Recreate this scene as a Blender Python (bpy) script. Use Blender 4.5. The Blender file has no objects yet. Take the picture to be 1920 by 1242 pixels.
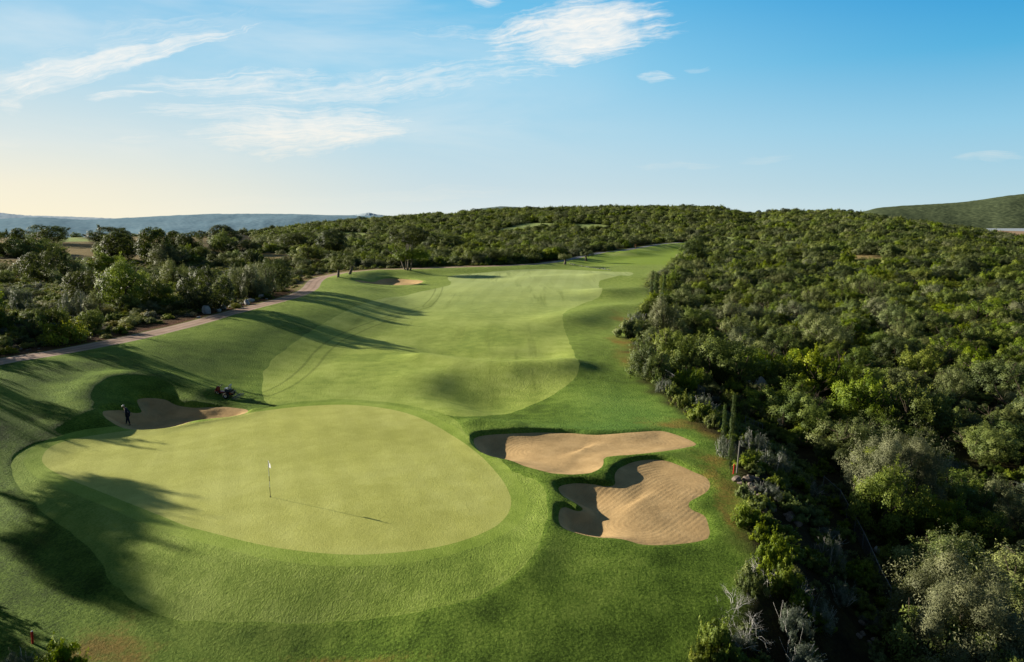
import bpy, bmesh, math, random
import numpy as np
from mathutils import Vector, Matrix
from mathutils.geometry import delaunay_2d_cdt

random.seed(7)
RNG = np.random.default_rng(11)
scene = bpy.context.scene
COL = scene.collection

# ------------------------------------------------------------------ camera
CAM_Z = 17.0
PITCH = math.radians(9.8)
FOC = 1280.0                      # focal length in pixels of a 1920 px wide frame (24 mm)
cam = bpy.data.cameras.new("camera")
cam.sensor_width = 36.0
cam.lens = 24.0
cam.clip_start = 0.5
cam.clip_end = 40000
camo = bpy.data.objects.new("camera", cam)
camo.location = (0, 0, CAM_Z)
camo.rotation_euler = (math.radians(90) - PITCH, 0, 0)
COL.objects.link(camo)
scene.camera = camo
scene.view_settings.view_transform = 'Standard'
scene.view_settings.look = 'None'
scene.view_settings.exposure = 0
scene.cycles.max_bounces = 4
scene.cycles.diffuse_bounces = 2
scene.cycles.transparent_max_bounces = 12
scene.cycles.use_denoising = True

SP, CP = math.sin(PITCH), math.cos(PITCH)


def ray(px, py):
    """Direction of the sight line through a point of the survey photograph."""
    a = (px - 960.0) / FOC
    b = -(py - 621.0) / FOC
    return np.array([a, CP + b * SP, -SP + b * CP])


def at_z(px, py, z=0.0):
    d = ray(px, py)
    t = (z - CAM_Z) / d[2]
    return np.array([d[0] * t, d[1] * t, z])


def smooth(a, b, x):
    t = np.clip((np.asarray(x, float) - a) / (b - a), 0, 1)
    return t * t * (3 - 2 * t)


# ------------------------------------------------------------------ value noise
def _hash(ix, iy, seed):
    n = (ix * 374761393 + iy * 668265263 + seed * 974634777) & 0xFFFFFFFF
    n = ((n ^ (n >> 13)) * 1274126177) & 0xFFFFFFFF
    n = n ^ (n >> 16)
    return (n & 0xFFFFFF) / float(0xFFFFFF)


def vnoise(x, y, seed=0):
    x = np.asarray(x, float); y = np.asarray(y, float)
    xi = np.floor(x).astype(np.int64); yi = np.floor(y).astype(np.int64)
    fx = x - xi; fy = y - yi
    fx = fx * fx * (3 - 2 * fx); fy = fy * fy * (3 - 2 * fy)
    a = _hash(xi, yi, seed); b = _hash(xi + 1, yi, seed)
    c = _hash(xi, yi + 1, seed); d = _hash(xi + 1, yi + 1, seed)
    return (a + (b - a) * fx) * (1 - fy) + (c + (d - c) * fx) * fy


def fbm(x, y, seed=0, octv=4):
    s = 0; amp = 0.5
    for o in range(octv):
        s = s + amp * (vnoise(x * 2 ** o, y * 2 ** o, seed + o * 17) - 0.5) * 2
        amp *= 0.5
    return s


# ------------------------------------------------------------------ polyline tools
def poly_dist(P, pts, closed=False):
    """Distance, signed side (+ right of travel) to a polyline."""
    pts = np.asarray(pts, float)[:, :2]
    if closed:
        pts = np.vstack([pts, pts[:1]])
    best = np.full(len(P), 1e18); side = np.zeros(len(P))
    for a, b in zip(pts[:-1], pts[1:]):
        ab = b - a
        L2 = ab @ ab
        if L2 < 1e-12:
            continue
        ap = P - a
        t = np.clip((ap @ ab) / L2, 0, 1)
        q = ap - t[:, None] * ab
        d = q[:, 0] ** 2 + q[:, 1] ** 2
        m = d < best
        best = np.where(m, d, best)
        s = -(ab[0] * ap[:, 1] - ab[1] * ap[:, 0])
        side = np.where(m, np.sign(s), side)
    return np.sqrt(best), side


def inside(P, poly):
    poly = np.asarray(poly, float)[:, :2]
    x, y = P[:, 0], P[:, 1]
    r = np.zeros(len(P), bool)
    n = len(poly)
    j = n - 1
    for i in range(n):
        xi, yi = poly[i]; xj, yj = poly[j]
        c = ((yi > y) != (yj > y)) & (x < (xj - xi) * (y - yi) / (yj - yi + 1e-12) + xi)
        r ^= c
        j = i
    return r


def sdf(P, poly, margin=None):
    """Signed distance to a closed polygon, negative inside; +1e3 beyond the margin box."""
    poly = np.asarray(poly, float)[:, :2]
    out = np.full(len(P), 1e3)
    if margin is not None:
        lo = poly.min(0) - margin; hi = poly.max(0) + margin
        m = (P[:, 0] > lo[0]) & (P[:, 0] < hi[0]) & (P[:, 1] > lo[1]) & (P[:, 1] < hi[1])
    else:
        m = np.ones(len(P), bool)
    if m.any():
        Q = P[m]
        d, _ = poly_dist(Q, poly, True)
        out[m] = np.where(inside(Q, poly), -d, d)
    return out


def chaikin(pts, n=2, closed=True):
    pts = np.asarray(pts, float)
    for _ in range(n):
        if closed:
            nx = np.roll(pts, -1, 0)
            a = pts * .75 + nx * .25; b = pts * .25 + nx * .75
            pts = np.empty((len(a) * 2, pts.shape[1])); pts[0::2] = a; pts[1::2] = b
        else:
            a = pts[:-1] * .75 + pts[1:] * .25; b = pts[:-1] * .25 + pts[1:] * .75
            q = np.empty((len(a) * 2, pts.shape[1])); q[0::2] = a; q[1::2] = b
            pts = np.vstack([pts[:1], q, pts[-1:]])
    return pts


def resample(pts, step, closed=True):
    pts = np.asarray(pts, float)
    if closed:
        pts = np.vstack([pts, pts[:1]])
    seg = np.linalg.norm(np.diff(pts, axis=0), axis=1)
    s = np.concatenate([[0], np.cumsum(seg)])
    n = max(4, int(round(s[-1] / step)))
    u = np.linspace(0, s[-1], n + 1)
    if closed:
        u = u[:-1]
    return np.stack([np.interp(u, s, pts[:, k]) for k in range(pts.shape[1])], 1)


def offset_poly(poly, d):
    """Push a closed polygon outward by d."""
    p = np.asarray(poly, float)
    t = np.roll(p, -1, 0) - np.roll(p, 1, 0)
    n = np.stack([t[:, 1], -t[:, 0]], 1)
    n /= np.linalg.norm(n, axis=1)[:, None] + 1e-9
    area = np.sum(p[:, 0] * np.roll(p[:, 1], -1) - np.roll(p[:, 0], -1) * p[:, 1])
    if area < 0:
        n = -n
    return p + n * d


# ------------------------------------------------------------------ lie of the land
PATH_PX = [(-420, 775, 3.2), (-250, 737, 3.2), (-100, 700, 3.1), (0, 678, 3.0), (100, 662.5, 3.0), (200, 644, 3.0), (300, 621.5, 3.0), (380, 604, 2.9),
           (450, 584, 2.8), (510, 571, 2.7), (560, 556, 2.5), (583, 542, 2.3), (588, 530, 2.0), (600, 521.5, 1.6),
           (640, 513, 1.2), (700, 507.5, 1.0), (790, 504.5, .9), (880, 502, .8), (960, 499, .8), (1010, 496, .8), (1060, 488.5, .8),
           (1100, 480, .9), (1150, 473.5, 1.2), (1190, 467, 1.5), (1240, 459, 2.0), (1290, 455.5, 2.2)]
PATH_W = chaikin([at_z(*p) for p in PATH_PX], 2, False)
PATH_XY = PATH_W[:, :2]

EDGE_PX = [(1180, 1500, -1.5), (1250, 1290, -1), (1300, 1220, -.6), (1350, 1160, -.4), (1385, 1090, -.2), (1398, 1030, 0), (1392, 960, 0), (1388, 905, 0), (1362, 850, 0), (1335, 808, 0),
           (1300, 782, 0), (1262, 752, 0), (1225, 722, 0), (1195, 690, 0), (1180, 655, 0), (1170, 615, 0), (1182, 592, 0),
           (1215, 572, 0), (1222, 553, 0), (1205, 537, 0), (1222, 520, .1), (1250, 505, .3), (1278, 487, .6), (1284, 472, 1.2), (1287, 461, 2.0), (1300, 452, 2.4), (1330, 447, 2.4)]
EDGE_W = chaikin([at_z(*p) for p in EDGE_PX], 2, False)
EDGE_XY = EDGE_W[:, :2]

# crest of the plateau as seen along each bearing: (x/y, distance, height)
CREST = np.array([(-1.2, 330, 3), (-.75, 340, 3.0), (-.47, 360, 3.0), (-.40, 470, 2.2), (-.36, 600, -1.5), (-.2, 800, 6.5), (-.1, 900, 13.0), (-.016, 900, 18), (.1, 900, 20.5),
                  (.2, 900, 21.8), (.30, 900, 20.5), (.335, 900, 12.5), (.36, 800, 13.5), (.39, 700, 15.5), (.45, 650, 15.0), (.53, 500, 11.2), (.62, 420, 6.3), (.68, 360, 2.8), (.72, 330, 1.5), (.75, 310, .2), (1.2, 280, -1)])


def gauss_line(P, pts, sig, h):
    d, _ = poly_dist(P, pts)
    return h * np.exp(-(d / sig) ** 2)


GREEN_PX = [(78, 862), (92, 846), (125, 834), (170, 823), (230, 812), (300, 803), (370, 795), (430, 784), (500, 770), (570, 762), (640, 758.5), (700, 762), (750, 771),
            (790, 785), (830, 805), (870, 832), (905, 860), (930, 885), (950, 912), (960, 938), (955, 962), (935, 985), (900, 1003), (850, 1020), (790, 1032),
            (720, 1039), (650, 1041), (580, 1036), (510, 1027), (440, 1011), (380, 995), (350, 988), (290, 963), (220, 935), (150, 908), (100, 886), (80, 872)]
GREEN = resample(chaikin([at_z(*p) for p in GREEN_PX], 2)[:, :2], .35)
GC = GREEN.mean(0)


def w0(px, py, z=0):
    return at_z(px, py, z)[:2]


MOUNDS = []          # (polyline, sigma, height)


MOUND_PX = []


def mound(px_pts, sig, h, z=0):
    MOUND_PX.append((px_pts, sig, h))


# horseshoe behind the raked bunker
mound([(166, 800), (156, 770), (172, 742), (205, 722), (250, 717), (300, 721), (345, 731), (378, 744)], 2.4, .85)
# berm right of the apron and over the two right bunkers
mound([(1000, 890), (1028, 930), (1027, 975), (1012, 1025), (985, 1065)], 1.3, .16)
mound([(868, 800), (900, 793), (960, 795)], 1.2, .32)
mound([(1150, 880), (1110, 898), (1060, 895)], .8, .15)
# fairway shoulders, swale and right-hand waves
mound([(800, 674), (870, 684), (960, 690), (1040, 686), (1062, 683)], 3.0, .75)
mound([(830, 662), (900, 666), (1020, 660)], 3.4, -.5)
mound([(905, 740), (850, 734)], 6.0, -1.0)
mound([(960, 735), (1010, 720)], 6.0, -.5)
mound([(796, 712), (808, 742), (846, 770)], 4.0, .62)
mound([(690, 650), (790, 668)], 4, .25)
mound([(1120, 770), (1180, 735), (1160, 690)], 6.0, -.45)
mound([(1060, 603), (1120, 585), (1190, 578)], 4.6, .75)
mound([(1080, 622), (1150, 612)], 5.5, -.3)
mound([(1130, 553), (1190, 548)], 5.0, 1.05)
mound([(1120, 562), (1200, 562)], 4.0, -.25)
mound([(1130, 523), (1200, 526)], 5.5, .9)
mound([(860, 600), (960, 610)], 11, .4)
mound([(840, 640), (980, 645)], 8, -.4)
mound([(900, 545), (1060, 548)], 11, .5)
mound([(1000, 524), (1100, 520)], 8, .6)
# left bunker far away, its rim
mound([(655, 524), (680, 516), (720, 512), (765, 515)], 4.0, .7)
mound([(690, 541), (770, 543)], 5, .45)
mound([(545, 600), (640, 580), (720, 560)], 8, .35)
# far tee bank
mound([(1120, 476), (1200, 479)], 5, .4, 1)
mound([(1180, 478), (1205, 478)], 5, .9, 1)
mound([(1275, 463), (1262, 465)], 5, .8, 2)

BUNKERS_PX = {
    'A': [(190, 766), (204, 764), (230, 763), (252, 770), (267, 768), (262, 760), (256, 748), (258, 743), (273, 741), (297, 742), (313, 745), (325, 753), (338, 757), (363, 760), (397, 762), (422, 762),
          (447, 765), (462, 767), (467, 771), (455, 777), (430, 782), (397, 785), (363, 789), (338, 797), (313, 803), (280, 806), (247, 805), (227, 801), (210, 790), (195, 778)],
    'B': [(890, 816), (918, 811), (971, 809), (1015, 807), (1071, 808), (1109, 812), (1152, 812), (1193, 810), (1237, 807), (1259, 812), (1287, 822), (1305, 831), (1306, 835), (1277, 841), (1231, 849), (1184, 854.5), (1152, 855),
          (1131, 858), (1132, 871), (1126, 880), (1109, 887), (1084, 891), (1059, 891), (1031, 887), (996, 877), (965, 863), (934, 858), (912, 851), (893, 837), (887, 824)],
    'C': [(1049, 908), (1074, 904), (1106, 905), (1142, 910), (1155, 906), (1152, 894), (1154, 883), (1171, 869), (1199, 862), (1224, 860), (1252, 862), (1277, 872), (1302, 885), (1324, 894), (1333, 908), (1327, 922), (1309, 932), (1293, 940),
          (1290, 949), (1299, 958), (1321, 965), (1327, 979), (1333, 1008), (1309, 1016), (1277, 1020), (1231, 1023), (1199, 1021), (1177, 1013), (1152, 1009), (1124, 1008), (1106, 1005), (1084, 999), (1059, 990), (1048, 979), (1047, 963),
          (1050, 950), (1059, 946), (1073, 952), (1084, 956), (1095, 952), (1090, 946), (1071, 936), (1056, 927), (1046, 915)],
    'D': [(662, 523.5), (685, 526), (703, 527.5), (712, 522), (730, 520), (750, 521.5), (772, 523), (794, 526), (792, 530), (776, 534), (750, 535.5), (725, 534.5), (700, 533), (672, 529.5)],
}
BUNK = {k: resample(chaikin([at_z(x, y, .35 if k == 'D' else 0) for x, y in v], 1)[:, :2], .3 if k != 'D' else .6) for k, v in BUNKERS_PX.items()}
BUNK_PAR = {'A': (.30, .55, 1.6), 'B': (.22, .18, 2.0), 'C': (.17, .12, 2.2), 'D': (.25, .6, 2.5)}   # lip, depth, width of the fall
SUN_AZ = math.radians(65.6)       # to the left of the view axis
SUN_EL = math.radians(15.0)
SUN_DIR = np.array([-math.sin(SUN_AZ) * math.cos(SUN_EL), math.cos(SUN_AZ) * math.cos(SUN_EL), math.sin(SUN_EL)])


def base_height(P):
    x, y = P[:, 0], P[:, 1]
    yy = np.maximum(y, 8)
    t = x / (yy + 12)
    cd = np.interp(t, CREST[:, 0], CREST[:, 1]); cz = np.interp(t, CREST[:, 0], CREST[:, 2])
    start = np.interp(t, [-.5, -.2, .2, .32, .5], [200, 300, 360, 260, 120])
    z = cz * smooth(0, 1, (yy - start) / np.maximum(cd - start, 60))
    drop = smooth(0, 1, (yy - cd - 25) / 420)
    z = z * (1 - drop) + drop * -75
    # left bank carrying the path
    pz = np.interp(y, [0, 110, 135, 185, 240, 300, 345, 420], [3.1, 2.9, 2.4, 1.15, .8, 1.5, 2.2, 1.5])
    d, s = poly_dist(P, PATH_XY)
    sd = d * s
    wdt = np.interp(y, [0, 60, 120, 190, 260], [17, 20, 22, 10, 14])
    k = 1 - smooth(1.6, 1, 0) * 0 - smooth(0, 1, (sd - 1.7) / wdt)
    k = np.where(y > 345, k * (1 - smooth(345, 420, y)), k)
    z = z + pz * k * (1 - smooth(150, 400, -sd) * .5)
    # scrub side on the right falls away
    de, se = poly_dist(P, EDGE_XY)
    sde = de * se
    dz = np.interp(y, [0, 45, 75, 120, 200, 300], [4.4, 4.2, 2.8, 1.4, .8, 0])
    z = z - dz * smooth(.3, 9.5, sde)
    z = z - .35 * smooth(-7, .3, sde) * smooth(150, 90, y)
    # ground falls away towards the viewer in front of the green
    z = z - 1.5 * smooth(33, 18, y) - 3 * smooth(18, 0, y)
    return z


def on_ground(px, py, hf=None):
    """Where the sight line through a surveyed photo point meets the ground."""
    hf = hf or height0
    d = ray(px, py)
    o = np.array([0, 0, CAM_Z])
    ts = np.geomspace(16, 1300, 90)
    pts = o + ts[:, None] * d
    g = pts[:, 2] - hf(pts[:, :2])
    i = int(np.argmax(g < 0)) if (g < 0).any() else len(ts) - 1
    a, b = ts[max(i - 1, 0)], ts[i]
    for _ in range(3):
        tt = np.linspace(a, b, 12)
        p2 = o + tt[:, None] * d
        g = p2[:, 2] - hf(p2[:, :2])
        j = int(np.argmax(g < 0)) if (g < 0).any() else 11
        a, b = tt[max(j - 1, 0)], tt[j]
    q = o + b * d
    return np.array([q[0], q[1], hf(q[None, :2])[0]])


for px_pts, sg_, h_ in MOUND_PX:
    MOUNDS.append((np.array([on_ground(x, y, base_height)[:2] for x, y in px_pts]), sg_, h_))


def height0(P):
    P = np.asarray(P, float)
    z = base_height(P)
    near = P[:, 1] < 420
    if near.any():
        Q = P[near]
        a = np.zeros(len(Q))
        for pl, sg, h in MOUNDS:
            lo = pl.min(0) - 3 * sg; hi = pl.max(0) + 3 * sg
            m = (Q[:, 0] > lo[0]) & (Q[:, 0] < hi[0]) & (Q[:, 1] > lo[1]) & (Q[:, 1] < hi[1])
            if m.any():
                a[m] += gauss_line(Q[m], pl, sg, h)
        dg = sdf(Q, GREEN, 14)
        front = smooth(46, 36, Q[:, 1])
        flat = smooth(3.5, 0, dg)
        a = a * (1 - flat * .85)
        a += np.where(dg < 500, .12 * smooth(2, -8, dg), 0)
        rs = 1 - .85 * smooth(-9, -2, Q[:, 0])
        a -= 1.15 * smooth(.4, 6.5, dg) * front * (dg < 500) * rs
        a -= np.where(dg >= 500, 1.15, 0) * front * rs
        a += (.05 + .06 * smooth(1, 5, np.where(dg > 500, 50, dg))) * fbm(Q[:, 0] / 7.5, Q[:, 1] / 7.5, 3, 3)
        z[near] += a
    z = z + fbm(P[:, 0] / 60, P[:, 1] / 60, 5, 3) * smooth(230, 500, P[:, 1]) * 2.2
    return z


def many_on_ground(pts):
    return np.array([on_ground(x, y) for x, y in pts])


# outlines re-surveyed on the modelled relief
BUNK = {k: resample(chaikin(many_on_ground(v), 1)[:, :2], .3 if k != 'D' else .6) for k, v in BUNKERS_PX.items()}


DIPS = {'B': [(925, 836, 2.6, .45)], 'C': [(1085, 978, 2.4, .5), (1090, 925, 1.8, .3)]}


STEP_POLYS = []


def height(P):
    P = np.asarray(P, float)
    z = height0(P)
    if STEP_POLYS:                       # longer turf stands a little above the mown areas
        ds = np.full(len(P), 1e3)
        for q in STEP_POLYS:
            ds = np.minimum(ds, sdf(P, q, 3))
        ds = np.where(ds > 900, 3, ds)
        near_ = P[:, 1] < 260
        z = z + np.where(near_, .035 * smooth(0, .17, ds) * smooth(72, 60, P[:, 1]), 0)
    for k, poly in BUNK.items():
        lip, dep, fall = BUNK_PAR[k]
        d = sdf(P, poly, 4)
        m = d < 4
        if not m.any():
            continue
        dm = d[m]
        c = poly.mean(0)
        Q = P[m]
        # lips are tall on the sun side and at the back, low at the front and right
        v = Q - c
        v = v / (np.linalg.norm(v, axis=1)[:, None] + 1e-6)
        side = v @ np.array([-.75, .66])
        lipk = lip * (.25 + .75 * smooth(-.35, .45, side))
        rim = .07 * np.exp(-((dm - .7) / .8) ** 2) * (dm > 0)
        face = -lipk * smooth(.32, 0, dm)
        bowl = -dep * smooth(0, fall, -dm)
        for dpx, dpy, dr, dd in DIPS.get(k, ()):
            dc = at_z(dpx, dpy, 0)[:2]
            bowl -= dd * np.exp(-((Q - dc) ** 2).sum(1) / dr ** 2) * smooth(0, .9, -dm)
        z[m] += np.where(dm > 0, face + rim * smooth(0, .35, dm), -lipk * (1 - smooth(0, 3, -dm) * .0) + bowl)
    return z

# ------------------------------------------------------------------ outlines on the ground
APRON_PX = [(22, 862), (45, 842), (79, 829), (158, 815.6), (225, 809.5), (300, 808.5), (340, 803), (396, 792), (440, 785), (475, 772), (520, 760), (570, 752), (650, 747.5), (740, 755), (800, 767), (850, 782),
            (868, 802), (880, 832), (920, 866), (975, 890), (1013, 903), (1027, 935), (1027, 972), (1015, 1020), (985, 1064), (920, 1109), (840, 1140), (700, 1160), (560, 1169),
            (430, 1169), (350, 1166), (300, 1153), (250, 1130), (215, 1100), (198, 1075), (182, 1045), (150, 1012), (95, 972), (45, 930), (20, 890)]
FAIR_PX = [(497, 757), (490, 728), (493, 700), (507, 677), (545, 648), (600, 610), (650, 582), (695, 565), (762, 552), (820, 542), (850, 533), (838, 523), (842, 517), (900, 512), (960, 506.5), (1033, 504), (1083, 507), (1150, 510), (1196, 511),
           (1165, 518), (1135, 523), (1121, 528), (1123, 540), (1132, 552), (1108, 564), (1080, 575), (1062, 583), (1053, 595), (1057, 612), (1066, 640), (1080, 668), (1088, 688), (1080, 705), (1055, 730), (1010, 755), (960, 772),
           (905, 783), (850, 783), (800, 768), (740, 757), (650, 750), (570, 755), (520, 763)]
COLLAR = offset_poly(GREEN, 1.0)
APRON = resample(chaikin(many_on_ground(APRON_PX), 2)[:, :2], .4)
FAIR = resample(chaikin(many_on_ground(FAIR_PX), 2)[:, :2], 1.0)
MOWN = [many_on_ground(p)[:, :2] for p in (
    [(615, 437), (660, 435), (690, 438), (690, 443), (640, 445), (612, 442)],
    [(935, 428), (975, 421), (1000, 418), (1035, 419), (1030, 426), (985, 429), (960, 433), (925, 437)],
    [(1072, 421), (1110, 420), (1150, 424), (1140, 431), (1100, 431), (1075, 427)],
    [(1300, 441), (1330, 441), (1365, 445), (1430, 448), (1500, 450), (1490, 457), (1440, 455), (1380, 452), (1300, 448)],
    [(112, 446), (170, 446), (172, 448), (112, 449)],
    [(1350, 396), (1395, 395), (1400, 398), (1352, 399)])]
def stretch(p, metres):
    """Open ground reaches further towards the viewer than the trees in front let one see."""
    c = p.mean(0); out = []
    for q in p:
        if q[1] < c[1]:
            L = np.linalg.norm(q); q = q * (1 - metres / L)
        out.append(q)
    return np.array(out)


MOWN = [stretch(p, 22 if np.linalg.norm(p.mean(0)) > 420 else 18) for p in MOWN]
DRY = [many_on_ground(p)[:, :2] for p in (
    [(100, 460), (175, 452), (180, 480), (150, 492), (100, 475)],
    [(-40, 485), (50, 487), (60, 510), (20, 520), (-40, 515)],
    [(400, 472), (520, 478), (620, 490), (600, 500), (480, 492), (400, 485)],
    [(560, 520), (640, 508), (880, 497), (880, 503), (700, 508), (640, 514), (590, 520), (582, 545), (560, 550)],
    [(1570, 478), (1650, 482), (1700, 490), (1640, 496), (1570, 488)],
    [(1735, 497), (1790, 500), (1780, 506), (1730, 503)],
    [(830, 403), (855, 401), (858, 406), (832, 408)],
    [(590, 418), (630, 414), (600, 424), (560, 428)])]

rj = np.random.default_rng(4)


def ragged(poly, amp, step):
    n_ = fbm(poly[:, 0] / step, poly[:, 1] / step, 41, 3)[:, None]
    c_ = offset_poly(poly, 1.0) - poly
    return poly + c_ * n_ * amp


COLLAR = ragged(COLLAR, .10, .8); APRON = ragged(APRON, .16, .9); FAIR = ragged(FAIR, .30, 1.6)
STEP_POLYS += [APRON, FAIR]
PHW = 1.6                     # half width of the path
pn = PATH_XY[1:] - PATH_XY[:-1]
pn = np.vstack([pn, pn[-1:]]); pn = np.stack([pn[:, 1], -pn[:, 0]], 1); pn /= np.linalg.norm(pn, axis=1)[:, None]
PATHPOLY = np.vstack([PATH_XY + pn * PHW, (PATH_XY - pn * PHW)[::-1]])


def scatter_points():
    rows = []
    y = 10.0
    while y < 11000:
        f = .0075 if y < 130 else .0085 if y < 260 else .012 if y < 500 else .016 if y < 1200 else .05
        step = y * f + .02
        wx = step * (1.1 if y < 500 else 1.0)
        half = y * .82 + 22
        n = int(2 * half / wx)
        xs = np.linspace(-half, half, n) + (RNG.random(n) - .5) * wx * .5
        rows.append(np.stack([xs, y + (RNG.random(n) - .5) * step * .5], 1))
        y += step * .87 + .0
    return np.vstack(rows)


def build_cdt():
    pts = scatter_points()
    cons = [(GREEN, .35), (COLLAR, .45), (APRON, .5), (FAIR, 1.0), (resample(PATHPOLY, 1.2), 1.2), (offset_poly(APRON, .18), .4), (offset_poly(FAIR, .35), .9)]
    for k, b in BUNK.items():
        cons.append((b, .3)); cons.append((offset_poly(b, .34), .3))
        for off in (-.5, -1.0):
            pass
    keep = np.ones(len(pts), bool)
    for c, st in cons:
        d = np.abs(sdf(pts, c, 2)); keep &= d > st * .33
    pts = pts[keep]
    # extra points inside the sand
    ex = []
    for k, b in BUNK.items():
        st = .26 if k != 'D' else .7
        lo, hi = b.min(0), b.max(0)
        gx, gy = np.meshgrid(np.arange(lo[0], hi[0], st), np.arange(lo[1], hi[1], st))
        q = np.stack([gx.ravel(), gy.ravel()], 1) + (RNG.random((gx.size, 2)) - .5) * st * .3
        q = q[sdf(q, b) < -.12]
        ex.append(q)
    pts = np.vstack([pts] + ex)
    verts = [tuple(p) for p in pts]
    edges = []
    for c, st in cons:
        o = len(verts)
        verts += [tuple(p) for p in c]
        n = len(c)
        edges += [(o + i, o + (i + 1) % n) for i in range(n)]
    r = delaunay_2d_cdt([Vector(v) for v in verts], edges, [], 0, 1e-4, False)
    V = np.array([v[:] for v in r[0]]); T = np.array([f for f in r[2] if len(f) == 3])
    return V, T


CV, CT = build_cdt()
CZ = height(CV)
CC = CV[CT].mean(1)
REG = np.zeros(len(CT), int)      # 0 ground 1 path 2 fairway 3 apron 4 collar 5 green 6.. bunkers
for idx, poly in ((1, PATHPOLY), (2, FAIR), (3, APRON), (4, COLLAR), (5, GREEN)):
    lo, hi = poly.min(0), poly.max(0)
    m = np.where((CC[:, 0] > lo[0]) & (CC[:, 0] < hi[0]) & (CC[:, 1] > lo[1]) & (CC[:, 1] < hi[1]))[0]
    REG[m[inside(CC[m], poly)]] = idx
for i, k in enumerate('ABCD'):
    poly = BUNK[k]
    m = np.where((np.abs(CC - poly.mean(0)) < 30).all(1))[0]
    REG[m[inside(CC[m], poly)]] = 6 + i

# painted-by-growth masks carried on the vertices
d_, s_ = poly_dist(CV, PATH_XY); PSD = d_ * s_
d_, s_ = poly_dist(CV, EDGE_XY); ESD = d_ * s_
yv = CV[:, 1]
nz = fbm(CV[:, 0] / 2.3, yv / 2.3, 21, 3)
wild = smooth(-.8, 1.2, ESD + nz * 1.6)
wild = np.maximum(wild, smooth(-1.3, -1.9, PSD))
wild = np.maximum(wild, smooth(338, 352, yv))
SOIL_BAND = smooth(-6.5 , -1.5, PSD + nz * 2.5) * (PSD < 0) * (yv < 215)
mown = np.zeros(len(CV)); dry = np.zeros(len(CV))
for m in MOWN:
    d = sdf(CV, m, 30); mown = np.maximum(mown, smooth(3, -1, d))
for m in DRY:
    d = sdf(CV, m, 30) + fbm(CV[:, 0] / 7, yv / 7, 8, 3) * 6; dry = np.maximum(dry, smooth(3, -3, d))


def spot(px, py, rx, ry, z=0):
    c = w0(px, py, z)
    q = (CV - c) / np.array([rx, ry])
    return np.exp(-(q ** 2).sum(1))


strawland = smooth(-8, -30, PSD) * smooth(110, 190, yv) * smooth(520, 380, yv) * smooth(-15, -60, CV[:, 0])
dry = np.maximum(dry, strawland * smooth(-.35, .35, fbm(CV[:, 0] / 16, yv / 16, 77, 4) + .12))
bn = fbm(CV[:, 0] / 1.6, yv / 1.6, 31, 4)
brown = np.zeros(len(CV))
for sp_ in [(300, 1215, 5.5, 1.6), (420, 1225, 5, 1.5), (640, 1225, 5, 1.2), (200, 1160, 2.6, 1.5), (560, 1190, 5, .8), (1165, 640, 2.2, 9), (1172, 600, 2, 8), (1180, 665, 2, 4),
            (1355, 905, 1.0, 4), (1345, 860, 1.2, 3), (1310, 800, 2, 3), (1260, 790, 3, 2), (1368, 960, .7, 3), (880, 1235, 6, 1.0), (1050, 1240, 5, .8), (120, 1190, 3, 1.6), (500, 1205, 6, 1.2), (1200, 1225, 3, .8)]:
    brown = np.maximum(brown, spot(*sp_) * (.55 if sp_[0] > 1100 else .68))
brown = np.clip(brown * 1.3 + bn * .6 * (brown > .02), 0, 1)
lush = spot(1180, 760, 5, 9) * .8 + spot(1080, 800, 6, 3) * .5
tee = np.zeros(len(CV))
for pl in ([(1140, 478), (1150, 475.5), (1188, 474.5), (1180, 478.5), (1150, 480)], [(1200, 469), (1215, 466.5), (1240, 466.5), (1236, 469)], [(1226, 464), (1256, 460), (1282, 459), (1282, 462), (1240, 464.5)]):
    tee = np.maximum(tee, smooth(1.2, -.6, sdf(CV, many_on_ground(pl)[:, :2], 8)))
fartee = smooth(222, 235, yv) * (yv < 400)


def track(px, w=.62):
    pl = chaikin(many_on_ground(px), 2, False)[:, :2]
    d, s = poly_dist(CV, pl)
    return np.clip(d * s, -6, 6)


PATH_SD = np.clip(PSD, -3, 3)
TRK1 = track([(440, 748), (495, 742), (540, 722), (580, 690), (605, 655), (660, 622), (720, 600), (800, 575)])
TRK2 = track([(800, 575), (815, 560), (825, 540), (822, 528)])


def put(name, mask, mat, attrs=None, kind=None, label=None, cat=None):
    T = CT[mask]
    u, inv = np.unique(T, return_inverse=True)
    inv = inv.reshape(T.shape)
    me = bpy.data.meshes.new(name)
    V3 = np.column_stack([CV[u], CZ[u]])
    me.vertices.add(len(u)); me.vertices.foreach_set("co", V3.ravel())
    me.loops.add(inv.size); me.loops.foreach_set("vertex_index", inv.ravel().astype(np.int32))
    me.polygons.add(len(inv)); me.polygons.foreach_set("loop_start", np.arange(0, inv.size, 3, dtype=np.int32))
    me.polygons.foreach_set("use_smooth", np.ones(len(inv), bool))
    me.update(calc_edges=True)
    me.validate()
    for an, av in (attrs or {}).items():
        a = me.attributes.new(an, 'FLOAT', 'POINT')
        a.data.foreach_set("value", av[u].astype(np.float32))
    me.materials.append(mat)
    o = bpy.data.objects.new(name, me)
    COL.objects.link(o)
    if kind: o["kind"] = kind
    if label: o["label"] = label
    if cat: o["category"] = cat
    return o

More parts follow.
